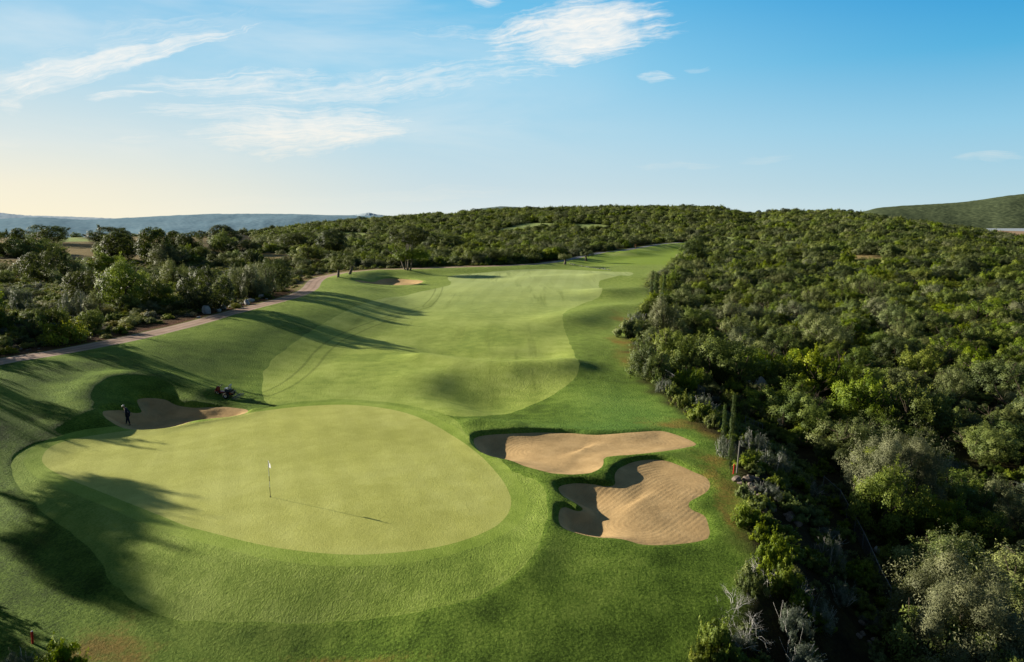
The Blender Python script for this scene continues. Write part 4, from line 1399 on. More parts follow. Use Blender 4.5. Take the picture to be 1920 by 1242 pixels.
RIGHT = [
    ('big_olive', 1800, 1262, 290, 1028, "large pale wild olive filling the lower right corner"), ('bright_shrub', 1770, 1300, 200, 1150, "yellow green shrub at the foot of the large pale wild olive"),
    ('big_olive', 1672, 955, 165, 795, "tall sunlit wild olive with a greener shrub at its foot"), ('bright_shrub', 1655, 1002, 118, 884, "bright leafy shrub in front of the tall sunlit wild olive"),
    ('bright_shrub', 1358, 724, 118, 640, "rounded bright green shrub lit along its top behind the wire fence"), ('bright_shrub', 1263, 692, 82, 620, "vivid green shrub between fairway edge and fence"), ('wild_olive', 1237, 630, 62, 560, "soft grey green tree at the fairway edge below the cypress pair"),
    ('rock_rose', 1180, 632, 44, 600, "low dark bush at the tip of the orange turf patch"), ('silver_bush', 1192, 612, 38, 588, "whitish bush at the fairway edge above the orange turf"), ('maquis_shrub', 1218, 712, 68, 640, "brownish shrub hanging over the fairway edge"),
    ('rock_rose', 1233, 724, 26, 704, "small dark bush in front of the fence, first of the edge row"), ('silver_bush', 1246, 737, 28, 712, "pale bush in the edge row before the fence"), ('rock_rose', 1262, 748, 32, 722, "round green bush in the edge row after the pale one"),
    ('rock_rose', 1278, 764, 32, 738, "round green bush ending the edge row"), ('silver_bush', 1317, 772, 42, 742, "pinkish white bush beside the fence post"), ('rock_rose', 1320, 790, 48, 758, "dark bush below the pinkish white one"),
    ('rock_rose', 1336, 803, 32, 778, "small bush left of the thin cypress"), ('silver_bush', 1358, 858, 34, 822, "grey bush at the foot of the thin cypress"), ('silver_bush', 1414, 850, 40, 812, "silvery shrub right of the tall cypress"),
    ('silver_bush', 1448, 885, 50, 848, "grey blue shrub in the shade right of the grey post"), ('rock_rose', 1396, 934, 26, 908, "small green bush just below the red stake"), ('rock_rose', 1402, 990, 50, 952, "round grey green bush beside the grass, upper one"),
    ('rock_rose', 1440, 990, 34, 964, "small green bush right of the round grey green one"), ('rock_rose', 1424, 1018, 42, 984, "round grey green bush beside the grass, lower one"), ('rock_rose', 1440, 1068, 66, 1008, "leafy bright bush on the bank below the round bushes"),
    ('silver_bush', 1552, 1062, 48, 1014, "pale grey bush in shade by the lower fence"), ('rock_rose', 1406, 1112, 50, 1066, "green bush behind the white dead twigs"), ('rock_rose', 1352, 1228, 78, 1168, "dark leafy bush at the lower grass edge"),
    ('rock_rose', 1314, 1250, 50, 1204, "small bush at the lowest end of the grass edge"), ('silver_bush', 1480, 1190, 74, 1142, "bluish twiggy bush in the dark gully, upper one"), ('silver_bush', 1530, 1170, 66, 1126, "bluish twiggy bush near the lower fence end"),
    ('silver_bush', 1580, 1130, 54, 1096, "bluish bush touching the lower fence"), ('silver_bush', 1495, 1260, 84, 1212, "bluish twiggy bush at the bottom of the gully"), ('rock_rose', 1470, 1120, 70, 1060, "dark bush in the middle of the gully"),
    ('bright_shrub', 1768, 1012, 84, 938, "sunlit bush between the two wild olives"), ('mastic_shrub', 1855, 1035, 96, 960, "dense shrub by the right edge above the large olive"), ('wild_olive', 1910, 1012, 74, 935, "pale olive cut by the right edge"),
    ('wild_olive', 1782, 752, 62, 692, "pale greyish dome standing out of the green thicket"), ('wild_olive', 1728, 772, 44, 730, "small pale bush left of the greyish dome"), ('mastic_shrub', 1532, 740, 104, 668, "dense mid green shrub above the limestone outcrop"),
    ('mastic_shrub', 1615, 790, 104, 716, "dense shrub right of the limestone outcrop"), ('bright_shrub', 1498, 800, 110, 735, "yellow green leafy shrub right of the cypresses"), ('bright_shrub', 1288, 735, 50, 690, "light green bush leaning over the wire fence"),
    ('holm_oak', 1297, 492, 44, 458, "dark round tree at the right end of the far tee bank"), ('holm_oak', 1303, 475, 40, 446, "dark tree above the far tee bank's right end"), ('holm_oak', 1310, 460, 34, 440, "dark tree next to the far bench"),
    ('wild_olive', 1312, 515, 40, 488, "pale round shrub right of the tee bank foot"), ('wild_olive', 1305, 545, 44, 515, "rounded olive green shrub right of the small cypress"), ('silver_bush', 1245, 523, 28, 508, "whitish bush at the stone row's right end"),
    ('silver_bush', 1258, 520, 24, 508, "pale straw coloured bush right of the whitish one"), ('silver_bush', 1243, 572, 18, 556, "grey bush at the foot of the cypress pair"),
]
for k_, px, by, w, top, lab in RIGHT:
    plant_px(k_, px, by, w, top, label=lab, cat="tree" if k_ in ('holm_oak', 'wild_olive', 'big_olive') else "shrub")
plant_px('rock_rose', 112, 1262, 74, 1202, label="dark leafy bush in the lower left corner beside the red stake", cat="shrub")
plant_px('silver_bush', 42, 1262, 50, 1222, label="grey twiggy bush at the very bottom left", cat="shrub")
for i, (px, by, w, top, lab) in enumerate([(1376, 1138, 60, 1078, "white dead shrub nearest the grass edge"), (1402, 1195, 84, 1128, "large white dead shrub with spiky branches at the lower edge"), (1428, 1092, 66, 1040, "whitish dead twigs over a green bush"), (1486, 1108, 60, 1062, "thin dead shrub deeper in the gully")]):
    g, R, Ht = px_size(px, by, w, top)
    e = empty("dead_shrub", tuple(g), i * 1.7, (R / .95, R / .95, max(.7, Ht / 1.5)), lab, "dead shrub", "bleached dead shrubs at the lower edge")
    link("branches", DEAD[i % 2], e)

# ------------------------------------------------------------------ the thicket on the right and the scrub on the left
def fits(x, y, r, f=.62):
    for (a, b_, c) in TAKEN:
        dx = a - x
        if abs(dx) > 6: continue
        dy = b_ - y
        if dx * dx + dy * dy < ((c + r) * f) ** 2:
            return False
    return True


def wild_at(x, y):
    P = np.array([[x, y]])
    d, s = poly_dist(P, PATH_XY); psd = float(d[0] * s[0])
    d, s = poly_dist(P, EDGE_XY); esd = float(d[0] * s[0])
    return psd, esd


OPEN = [np.array(p) for p in DRY] + MOWN


def clearing(x, y):
    P = np.array([[x, y]])
    return any(sdf(P, m, 6)[0] < .5 for m in OPEN)


KN = dict(mastic_shrub="mastic shrub", maquis_shrub="mixed maquis shrub", wild_olive="wild olive", holm_oak="dark oak", bright_shrub="light green shrub", heath_cushion="yellowish cushion shrub", silver_bush="grey bush", rock_rose="small leafy bush")
LOOK = dict(mastic_shrub="dense rounded green shrub", maquis_shrub="olive brown loose shrub", wild_olive="pale grey green wild olive", holm_oak="dark small leaved oak", bright_shrub="light green leafy shrub", heath_cushion="low yellowish cushion shrub", silver_bush="grey silvery bush", rock_rose="small leafy bush")
COUNT = {}
MARKS_R = [("red stake", 1376, 880), ("tall cypress", 1369, 800), ("limestone outcrop", 1425, 715), ("lone white boulder", 1645, 1030), ("tall sunlit wild olive", 1672, 880), ("large pale wild olive", 1790, 1140),
           ("rounded bright green shrub", 1358, 680), ("vivid green shrub by the fairway", 1263, 655), ("cypress pair", 1228, 535), ("greyish dome shrub", 1782, 720), ("tee bank foot", 1290, 495), ("soft grey green tree", 1237, 595),
           ("yellow green leafy shrub", 1498, 765), ("lower wire fence", 1600, 990), ("orange turf patch", 1172, 620), ("bush between the olives", 1768, 975), ("far pale olives", 1600, 460), ("straw clearing", 1620, 485), ("small bare patch", 1760, 502),
           ("distant field strip", 1880, 440), ("skyline dip", 1375, 397), ("middle of the thicket", 1500, 600), ("hillside centre", 1650, 560), ("far slope centre", 1450, 530), ("upper hillside edge", 1850, 560), ("right hand hillside", 1830, 640)]
MARKS_L = [("tallest white boulder", 388, 575), ("bright carob tree", 232, 535), ("roadside oak", 390, 540), ("widest yellow cushion", 126, 625), ("big sunlit oak", 86, 500), ("straw field", 30, 500), ("straw clearing", 140, 470), ("path bend", 585, 530),
           ("olive pair", 645, 500), ("umbrella tree", 765, 485), ("broad oak mass", 620, 450), ("broad tree mound", 765, 450), ("far left bunker", 725, 525), ("tiered oak", 274, 460), ("oak at the bend", 513, 515), ("path at the left edge", 30, 665), ("stone row", 1080, 492),
           ("pale domed tree", 321, 478), ("white rock row", 470, 568), ("grey green bush", 140, 570), ("far end of the path", 900, 490)]
USED = {}


def said(kind, px, py, R, marks):
    n_, mx, my = min(marks, key=lambda m: (m[1] - px) ** 2 + 2.2 * (m[2] - py) ** 2)
    dx, dy = px - mx, py - my
    w = ("right of" if dx > 0 else "left of") if abs(dx) > 1.6 * abs(dy) else ("above" if dy < 0 else "below") if abs(dy) > 1.6 * abs(dx) else ("up and " if dy < 0 else "down and ") + ("right of" if dx > 0 else "left of")
    d = math.hypot(dx, dy * 1.4)
    far = "just" if d < 28 else "a little" if d < 60 else "well" if d < 110 else "far"
    size = "big" if R > 2.5 else "medium" if R > 1.8 else "smallish" if R > 1.1 else "tiny"
    base = LOOK[kind].replace("small ", "")
    lab = f"{size} {base} {far} {w} the {n_}"
    if len(lab.split()) > 16:
        lab = lab.split(" ", 1)[1]
    if len(lab.split()) > 16:
        lab = lab.replace(" and ", " ").replace("a little", "somewhat")
    USED[lab] = USED.get(lab, 0) + 1
    return lab


rnd = random.Random(5)
cand = []
y = 27.0
while y < 168:
    st = 1.75
    x = -10
    while x < y * .80 + 9:
        cand.append((x + rnd.uniform(-.8, .8), y + rnd.uniform(-.8, .8)))
        x += st
    y += st
rnd.shuffle(cand)
FENCE_LINE = [on_ground(*p)[:2] for p in ((1241, 705), (1308, 748), (1400, 800), (1543, 905), (1597, 990), (1624, 1040), (1668, 1130))]
FENCE_LINE = np.array(FENCE_LINE)
P_ = np.array(cand)
d_, s_ = poly_dist(P_, EDGE_XY); E_ = d_ * s_
FD_, FS_ = poly_dist(P_, FENCE_LINE)
ZC = height(P_)
for (x, y), e_, fd, fs, zc in zip(cand, E_, FD_, FS_, ZC):
    if e_ < 1.0: continue
    px, py, zd = to_px(x, y, zc)
    if px > 2010 or py > 1330: continue
    zone = float(fbm(np.array([x / 15]), np.array([y / 15]), 61, 3)[0]); zone2 = float(fbm(np.array([x / 9]), np.array([y / 9]), 67, 2)[0])
    strip = y < 70 and e_ < 9 + 2 * zone2 and not (px > 1690)        # low growth on the bank between the grass and the fence
    if strip:
        if rnd.random() < .2: continue
        kind = rnd.choice(['rock_rose'] * 6 + ['silver_bush']); R = rnd.uniform(.55, .95); Ht = None
    else:
        u = rnd.random()
        if zone2 < -.28 and u < .6: 
            kind = rnd.choice(['silver_bush', 'rock_rose', 'rock_rose']); R = rnd.uniform(.6, 1.1); Ht = None
        else:
            kind = 'mastic_shrub' if u < .44 + zone * .5 else 'maquis_shrub' if u < .70 else 'wild_olive' if u < .86 - zone * .1 else 'bright_shrub' if u < .95 else 'holm_oak'
            R = rnd.choice([rnd.uniform(1.2, 1.9), rnd.uniform(1.9, 2.7), rnd.uniform(2.3, 3.4)]); Ht = R * rnd.uniform(.9, 1.25)
            if kind == 'wild_olive': Ht *= 1.15
            if kind == 'holm_oak': R *= .8; Ht = R * 1.5
    if e_ < R * .75: continue
    if fd < .9 and y < 75: continue
    if not fits(x, y, R, .68): continue
    if clearing(x, y): continue
    if COUNT.get(kind, 0) >= 235: continue
    COUNT[kind] = COUNT.get(kind, 0) + 1
    band = "close to the lower right corner" if y < 48 else "behind the fence" if y < 80 else "in the middle of the right hand thicket" if y < 120 else "in the far part of the right hand thicket"
    if strip: band = "on the bank between the grass and the fence"
    px, py, zd = to_px(x, y, zc + R * .6)
    plant(kind, x, y, R, Ht, said(kind, px, py, R, MARKS_R), "tree" if kind in ('holm_oak', 'wild_olive') else "shrub", f"{KN[kind]}s in the thicket right of the fairway", z=zc)
print("right fill", COUNT)

cand = []
for _ in range(9000):
    y = rnd.uniform(58, 215); x = rnd.uniform(-.80 * y - 10, 12)
    cand.append((x, y))
P_ = np.array(cand)
d_, s_ = poly_dist(P_, PATH_XY); S_ = d_ * s_
ZC = height(P_)
LC = {}
for (x, y), sd, zc in zip(cand, S_, ZC):
    if sd > -2.3: continue
    px, py, zd = to_px(x, y, zc)
    if px < -70 or px > 1100: continue
    zone = float(fbm(np.array([x / 14]), np.array([y / 14]), 81, 3)[0])
    u = rnd.random()
    nearp = sd > -7
    if nearp:
        if y < 190 and u < .6: continue
        kind = rnd.choice(['heath_cushion', 'heath_cushion', 'rock_rose']); R = rnd.uniform(.5, 1.0); Ht = None
    elif zone < .16 or y < 95:
        kind = rnd.choice(['heath_cushion', 'heath_cushion', 'maquis_shrub', 'rock_rose', 'silver_bush', 'mastic_shrub']); R = rnd.uniform(.6, 1.3); Ht = None
        if kind in ('maquis_shrub', 'mastic_shrub'): R *= 1.15; Ht = R * rnd.uniform(.7, 1.0)
    else:
        kind = 'mastic_shrub' if u < .4 else 'maquis_shrub' if u < .75 else 'wild_olive' if u < .9 else 'holm_oak'
        R = rnd.uniform(1.2, 2.4); Ht = R * rnd.uniform(.85, 1.15)
    if not fits(x, y, R, .74): continue
    if clearing(x, y) and (u < .85): continue
    if LC.get(kind, 0) >= (110 if kind == 'heath_cushion' else 60): continue
    LC[kind] = LC.get(kind, 0) + 1
    band = "beside the path on the left" if nearp and y < 190 else "on the slope left of the path" if y < 130 else "in the scrub beyond the path bend"
    px, py, zd = to_px(x, y, zc + R * .6)
    plant(kind, x, y, R, Ht, said(kind, px, py, R, MARKS_L), "tree" if kind in ('holm_oak', 'wild_olive') else "shrub", f"{KN[kind]}s in the scrub left of the fairway", z=zc)
print("labels", len(USED), sum(USED.values()))
print("left fill", LC)


# ------------------------------------------------------------------ growth nobody could count
def instanced(name, label, P, Z, S, idx, sources):
    me = bpy.data.meshes.new(name)
    n = len(P)
    me.vertices.add(n); me.vertices.foreach_set("co", np.column_stack([P, Z]).ravel())
    a = me.attributes.new('size', 'FLOAT_VECTOR', 'POINT'); a.data.foreach_set("vector", S.astype(np.float32).ravel())
    a = me.attributes.new('turn', 'FLOAT', 'POINT'); a.data.foreach_set("value", (RNG.random(n) * 6.283).astype(np.float32))
    a = me.attributes.new('which', 'INT', 'POINT'); a.data.foreach_set("value", idx.astype(np.int32))
    me.update()
    o = bpy.data.objects.new(name, me); COL.objects.link(o)
    o["kind"] = 'stuff'; o["label"] = label
    ng = bpy.data.node_groups.new(name + "_nodes", 'GeometryNodeTree')
    ng.interface.new_socket("Geometry", in_out='INPUT', socket_type='NodeSocketGeometry')
    ng.interface.new_socket("Geometry", in_out='OUTPUT', socket_type='NodeSocketGeometry')
    N = ng.nodes; L = ng.links
    gi = N.new('NodeGroupInput'); go = N.new('NodeGroupOutput')
    jn = N.new('GeometryNodeJoinGeometry')
    for s in reversed(sources):
        oi = N.new('GeometryNodeObjectInfo'); oi.transform_space = 'ORIGINAL'
        oi.inputs['Object'].default_value = s; oi.inputs['As Instance'].default_value = True
        L.new(oi.outputs['Geometry'], jn.inputs[0])
    ip = N.new('GeometryNodeInstanceOnPoints')
    L.new(gi.outputs[0], ip.inputs['Points']); L.new(jn.outputs[0], ip.inputs['Instance'])
    ip.inputs['Pick Instance'].default_value = True

    def na(nm, typ):
        q = N.new('GeometryNodeInputNamedAttribute'); q.data_type = typ; q.inputs['Name'].default_value = nm
        return q.outputs['Attribute']
    L.new(na('which', 'INT'), ip.inputs['Instance Index'])
    L.new(na('size', 'FLOAT_VECTOR'), ip.inputs['Scale'])
    cx = N.new('ShaderNodeCombineXYZ'); L.new(na('turn', 'FLOAT'), cx.inputs[2])
    L.new(cx.outputs[0], ip.inputs['Rotation'])
    L.new(ip.outputs[0], go.inputs[0])
    md = o.modifiers.new("growth", 'NODES'); md.node_group = ng
    return o


def source_of(kind):
    res = []
    for me, st, r0, h0_ in PROTO[kind]:
        o = next(ob for ob in COL.objects if ob.data is me)
        res.append((o, r0, h0_))
    return res


SRC = []
for k_ in ('mastic_shrub', 'maquis_shrub', 'wild_olive', 'holm_oak'):
    for s in source_of(k_):
        SRC.append((k_, *s))
kinds_idx = {k_: [i for i, s in enumerate(SRC) if s[0] == k_] for k_ in ('mastic_shrub', 'maquis_shrub', 'wild_olive', 'holm_oak')}

# far woods
pts = []
y = 150.0
while y < 1010:
    st = 3.5 if y < 300 else 4.6 if y < 600 else 6.0
    half = .86 * y + 30
    n = int(2 * half / st)
    xs = np.linspace(-half, half, n) + RNG.uniform(-.45, .45, n) * st
    pts.append(np.stack([xs, y + RNG.uniform(-.45, .45, n) * st], 1))
    y += st
P_ = np.vstack(pts)
d_, s_ = poly_dist(P_, PATH_XY); S_ = d_ * s_
d_, s_ = poly_dist(P_, EDGE_XY); E_ = d_ * s_
tt = P_[:, 0] / (P_[:, 1] + 12)
crest_d = np.interp(tt, CREST[:, 0], CREST[:, 1])
right = (E_ > 1.8) & (P_[:, 1] > 166)
left = (S_ < -5) & (P_[:, 1] > 205) & (P_[:, 0] < 120)
left2 = (S_ < -5) & (P_[:, 1] > 160) & (tt > -.9)
beyond = (P_[:, 1] > 352) 
m = right | left | beyond
zone = fbm(P_[:, 0] / 38, P_[:, 1] / 38, 91, 3)
dens = np.where(left & (P_[:, 1] < 340) & (P_[:, 0] < -60), .42 + .9 * zone, .97)
plateau_left = (tt < -.36) & (P_[:, 1] > 200)
dens = np.where(plateau_left, .06 + .7 * zone, dens)
m &= RNG.random(len(P_)) < dens
m &= P_[:, 1] < crest_d + 70
for q in OPEN:
    m &= sdf(P_, q, 20) > 1.5
P_ = P_[m]; zone = zone[m]
u = RNG.random(len(P_))
z2 = fbm(P_[:, 0] / 22, P_[:, 1] / 22, 97, 2)
farf = smooth(250, 500, P_[:, 1])
k_ = np.where(u < .36 + .25 * z2, 0, np.where(u < .58, 1, np.where(u < .80 - .1 * z2, 2, 3)))
names4 = ['mastic_shrub', 'maquis_shrub', 'wild_olive', 'holm_oak']
idx = np.array([kinds_idx[names4[q]][RNG.integers(len(kinds_idx[names4[q]]))] for q in k_])
R = RNG.choice([1.5, 2.0, 2.6, 3.2], len(P_)) * RNG.uniform(.85, 1.15, len(P_)) * (1 + .1 * farf) * np.where(P_[:, 1] > 600, 1.25, 1)
r0 = np.array([s[2] for s in SRC])[idx]; h0a = np.array([s[3] for s in SRC])[idx]
Hh = R * RNG.uniform(.85, 1.25, len(P_)) * np.where(k_ == 3, 1.2, 1)
S = np.column_stack([R / r0, R / r0, Hh / h0a])
instanced("woods", "mass of shrubs and low trees covering the plain and the wooded ridge up to the skyline", P_, height(P_) - .1, S, idx, [s[1] for s in SRC])
print("woods", len(P_))

# knee-high undergrowth between the shrubs
SRC2 = [(kk, *s) for kk in ('heath_cushion', 'silver_bush', 'rock_rose') for s in source_of(kk)]
n = 24000
yy = np.sqrt(RNG.uniform(22 ** 2, 230 ** 2, n)); xx = RNG.uniform(-.85, .85, n) * yy + RNG.uniform(-12, 12, n)
P_ = np.column_stack([xx, yy])
d_, s_ = poly_dist(P_, PATH_XY); S_ = d_ * s_
d_, s_ = poly_dist(P_, EDGE_XY); E_ = d_ * s_
m = (E_ > .9) | ((S_ < -2.8 - RNG.random(n) * 3))
m &= (P_[:, 1] > 30) | (E_ > .9)
P_ = P_[m]
w3 = RNG.random(len(P_))
onleft = P_[:, 0] < -10
k3 = np.where(onleft, np.where(w3 < .55, 0, np.where(w3 < .70, 1, 2)), np.where(w3 < .03, 0, np.where(w3 < .12, 1, 2)))
idx = k3 * 2 + RNG.integers(0, 2, len(P_))
R = RNG.uniform(.35, .8, len(P_)) * np.where(P_[:, 1] > 100, 1.3, 1)
lk = (P_[:, 0] < -40) & (P_[:, 1] > 105) & (fbm(P_[:, 0] / 16, P_[:, 1] / 16, 77, 4) > -.15)
R = np.where(lk, R * .55, R)
for q in DRY:
    R = np.where(sdf(P_, q, 10) < 0, R * .5, R)
r0 = np.array([s[2] for s in SRC2])[idx]
S = np.column_stack([R / r0] * 3) * np.column_stack([np.ones(len(P_)), np.ones(len(P_)), RNG.uniform(.7, 1.2, len(P_))])
instanced("undergrowth", "low tangled undergrowth between the shrubs on both sides of the golf hole", P_, height(P_) - .04, S, idx, [s[1] for s in SRC2])
print("undergrowth", len(P_))

# ------------------------------------------------------------------ made things
def bm_obj(name, bm, mat, parent=None, smooth_=True):
    me = bpy.data.meshes.new(name); bm.to_mesh(me); bm.free()
    if smooth_:
        me.polygons.foreach_set("use_smooth", np.ones(len(me.polygons), bool))
        me.set_sharp_from_angle(angle=math.radians(38))
    me.materials.append(mat)
    o = bpy.data.objects.new(name, me); COL.objects.link(o)
    if parent is not None: o.parent = parent
    return o


def bm_box(bm, c, s, rot=(0, 0, 0), bev=.0, taper=1.0):
    r = bmesh.ops.create_cube(bm, size=1.0)
    vs = r['verts']
    from mathutils import Euler
    M = Matrix.Translation(c) @ Euler(rot).to_matrix().to_4x4()
    for v in vs:
        k = taper if v.co.z > 0 else 1.0
        v.co = Vector((v.co.x * s[0] * k, v.co.y * s[1] * k, v.co.z * s[2]))
    if bev > 0:
        es = list({e for v in vs for e in v.link_edges})
        rb = bmesh.ops.bevel(bm, geom=es, offset=bev, segments=2, affect='EDGES', profile=.6)
        vs = list({v for f in rb['faces'] for v in f.verts} | {v for v in vs if v.is_valid})
    bmesh.ops.transform(bm, matrix=M, verts=vs)
    return vs


def bm_cyl(bm, p0, p1, r0, r1=None, seg=16, cap=True):
    p0, p1 = Vector(p0), Vector(p1)
    d = p1 - p0
    r = bmesh.ops.create_cone(bm, cap_ends=cap, segments=seg, radius1=r0, radius2=r0 if r1 is None else r1, depth=d.length)
    M = Matrix.Translation((p0 + p1) / 2) @ d.to_track_quat('Z', 'Y').to_matrix().to_4x4()
    bmesh.ops.transform(bm, matrix=M, verts=r['verts'])
    return r['verts']


def bm_pipe(bm, pts, r, seg=8):
    for a, b in zip(pts[:-1], pts[1:]):
        bm_cyl(bm, a, b, r, seg=seg)
    for p in pts[1:-1]:
        q = bmesh.ops.create_uvsphere(bm, u_segments=seg, v_segments=6, radius=r)
        bmesh.ops.translate(bm, vec=p, verts=q['verts'])


def bm_lathe_y(bm, prof, c, seg=28):
    """Wheel-like solid of revolution about a y axis through c; prof = (radius, y)."""
    rings = []
    for rr, yy in prof:
        rings.append([bm.verts.new((c[0] + rr * math.cos(2 * math.pi * i / seg), c[1] + yy, c[2] + rr * math.sin(2 * math.pi * i / seg))) for i in range(seg)])
    for a, b in zip(rings[:-1], rings[1:]):
        for i in range(seg):
            bm.faces.new((a[i], a[(i + 1) % seg], b[(i + 1) % seg], b[i]))
    bmesh.ops.recalc_face_normals(bm, faces=bm.faces)


def skin_obj(name, joints, bones, mat, parent=None, root=0, sub=2):
    me = bpy.data.meshes.new(name)
    me.from_pydata([j[:3] for j in joints], bones, [])
    o = bpy.data.objects.new(name, me); COL.objects.link(o)
    sk = o.modifiers.new("skin", 'SKIN'); sk.use_smooth_shade = True
    if not me.skin_vertices:
        bpy.context.view_layer.objects.active = o
    for i, j in enumerate(joints):
        r = j[3] if len(j) > 3 else .05
        me.skin_vertices[0].data[i].radius = (r, j[4] if len(j) > 4 else r)
        me.skin_vertices[0].data[i].use_root = (i == root)
    sb = o.modifiers.new("sub", 'SUBSURF'); sb.levels = sub; sb.render_levels = sub
    me.materials.append(mat)
    if parent is not None: o.parent = parent
    return o


M_WHITE = simple_mat("white_paint", (.78, .78, .76), .5, var=.05)
M_FLAG, _nt, _b, _o = new_mat("flag_cloth")
_b.inputs['Base Color'].default_value = (.86, .86, .88, 1)
_t = _nt.new('ShaderNodeBsdfTranslucent'); _t.inputs[0].default_value = (.86, .86, .88, 1)
_x = _nt.new('ShaderNodeMixShader'); _x.inputs[0].default_value = .5
_nt.l.new(_b.outputs[0], _x.inputs[1]); _nt.l.new(_t.outputs[0], _x.inputs[2]); _nt.l.new(_x.outputs[0], _o.inputs[0])
M_BLACK = simple_mat("black_paint", (.035, .032, .022), .5, var=.2)
M_RED = simple_mat("red_stake_paint", (.62, .035, .025), .5, var=.15)
M_MRED = simple_mat("machine_red", (.17, .016, .015), .35, spec=.5, var=.2)
M_RUBBER = simple_mat("rubber", (.018, .018, .018), .85, var=.3)
M_RIM = simple_mat("rim_white", (.72, .72, .70), .4, var=.1)
M_STEEL = simple_mat("grey_steel", (.20, .20, .20), .45, .6, .4, .25)
M_DARK = simple_mat("dark_metal", (.035, .035, .038), .5, .3, .4, .3)
M_SEAT = simple_mat("seat_vinyl", (.10, .12, .16), .45, spec=.5)
M_HOOD = simple_mat("pale_hood", (.50, .52, .55), .35, spec=.5)
M_SKIN = simple_mat("skin", (.42, .25, .17), .6, var=.08)
M_NAVY = simple_mat("navy_cloth", (.016, .024, .055), .9, var=.25, scale=30)
M_TROUSER = simple_mat("trouser_cloth", (.012, .017, .032), .9, var=.25, scale=30)
M_CAP = simple_mat("white_cap", (.78, .77, .74), .8, var=.05)
M_SHOE = simple_mat("shoe", (.02, .02, .02), .6)
M_GALV = simple_mat("galvanised", (.22, .23, .24), .6, .2, .3, .2)
M_WIRE = simple_mat("dull_wire", (.09, .095, .10), .7, .0, .2, .2)
M_WOOD = simple_mat("weathered_wood", (.30, .13, .06), .8, var=.3, scale=12)
M_POST = simple_mat("grey_wood", (.20, .19, .175), .85, var=.3, scale=12)


def stone_mat(name, cols):
    m, nt, b, out = new_mat(name)
    tc = nt.new('ShaderNodeTexCoord').outputs['Object']
    f = nt.math('ADD', nt.math('MULTIPLY', nt.noise(tc, 2.5, 5, .65), .6), nt.math('MULTIPLY', nt.noise(tc, 11, 4, .7), .4))
    nt.set(b, 'Base Color', nt.ramp(f, [(.32, cols[0]), (.5, cols[1]), (.68, cols[2])])); nt.set(b, 'Roughness', .9)
    bump(nt, b, f, .8, .12)
    return m


M_LIME = stone_mat("limestone", ((.20, .19, .18), (.42, .41, .40), (.62, .61, .60)))
M_EARTHSTONE = stone_mat("earthy_stone", ((.10, .075, .06), (.22, .175, .145), (.36, .30, .26)))


def rock_mesh(seed, mat, flat=.75):
    bm = bmesh.new()
    bmesh.ops.create_icosphere(bm, subdivisions=4, radius=1.0)
    r = np.random.default_rng(seed)
    planes = [(unit(r.normal(size=3)), r.uniform(.55, .9)) for _ in range(14)]
    for v in bm.verts:
        p = np.array(v.co)
        for n_, d in planes:
            k = p @ n_ - d
            if k > 0: p = p - n_ * k * .85
        f = fbm(np.array([p[0] * 2.5 + seed]), np.array([p[1] * 2.5 + p[2] * 1.7]), seed, 3)[0]
        p = p * (1 + .12 * f); p[2] *= flat
        v.co = p
    me = bpy.data.meshes.new("rock"); bm.to_mesh(me); bm.free()
    me.polygons.foreach_set("use_smooth", np.ones(len(me.polygons), bool)); me.set_sharp_from_angle(angle=math.radians(30))
    me.materials.append(mat)
    return me


ROCKS = [rock_mesh(3 + i * 5, M_LIME, [.75, .9, 1.2, .6][i]) for i in range(4)]
EROCKS = [rock_mesh(50 + i * 5, M_EARTHSTONE, .75) for i in range(3)]


def rock_px(px, py, w, ms, i, label, group=None, h=None, name="rock"):
    g = on_ground(px, py, height)
    zd = g[1] * CP - (g[2] - CAM_Z) * SP
    R = w * .5 / FOC * zd
    o = link(name, ms[i % len(ms)])
    hz = R * (h or 1.0)
    o.location = (g[0], g[1], g[2] + hz * .35); o.scale = (R, R * .85, hz); o.rotation_euler = (0, 0, i * 1.9)
    prop(o, label, name, group)
    return o


for i, (px, py, w, lab, h) in enumerate([(388, 588, 17, "tallest white boulder beside the path under the dark roadside oak", 1.9), (410, 585, 11, "white rock first right of the tallest white boulder", 1), (418, 580, 13, "white rock second right of the tallest white boulder", 1.1),
                                      (431, 576.5, 8, "small white stone in the roadside row, third from the boulder", 1), (441, 574.5, 10, "white stone in the roadside row, fourth from the boulder", 1), (452, 571, 8, "small pale stone in the roadside row, fifth from the boulder", .8),
                                      (463, 571, 16, "broad pale rock in the middle of the roadside row", .8), (471, 566, 16, "broad grey white rock just above the middle of the row", .9), (490, 559, 16, "pale rock at the foot of the small olives by the path", .9),
                                      (505, 559, 10, "last white rock of the row toward the path bend", 1), (454, 552, 16, "grey white rock higher up between the olives", .9), (500, 561.5, 6, "tiny white stone next to the last rock of the row", .8), (372, 596, 8, "small white stone left of the tallest white boulder", .7)]):
    rock_px(px, py, w, ROCKS, i, lab, "white rocks along the path", h)
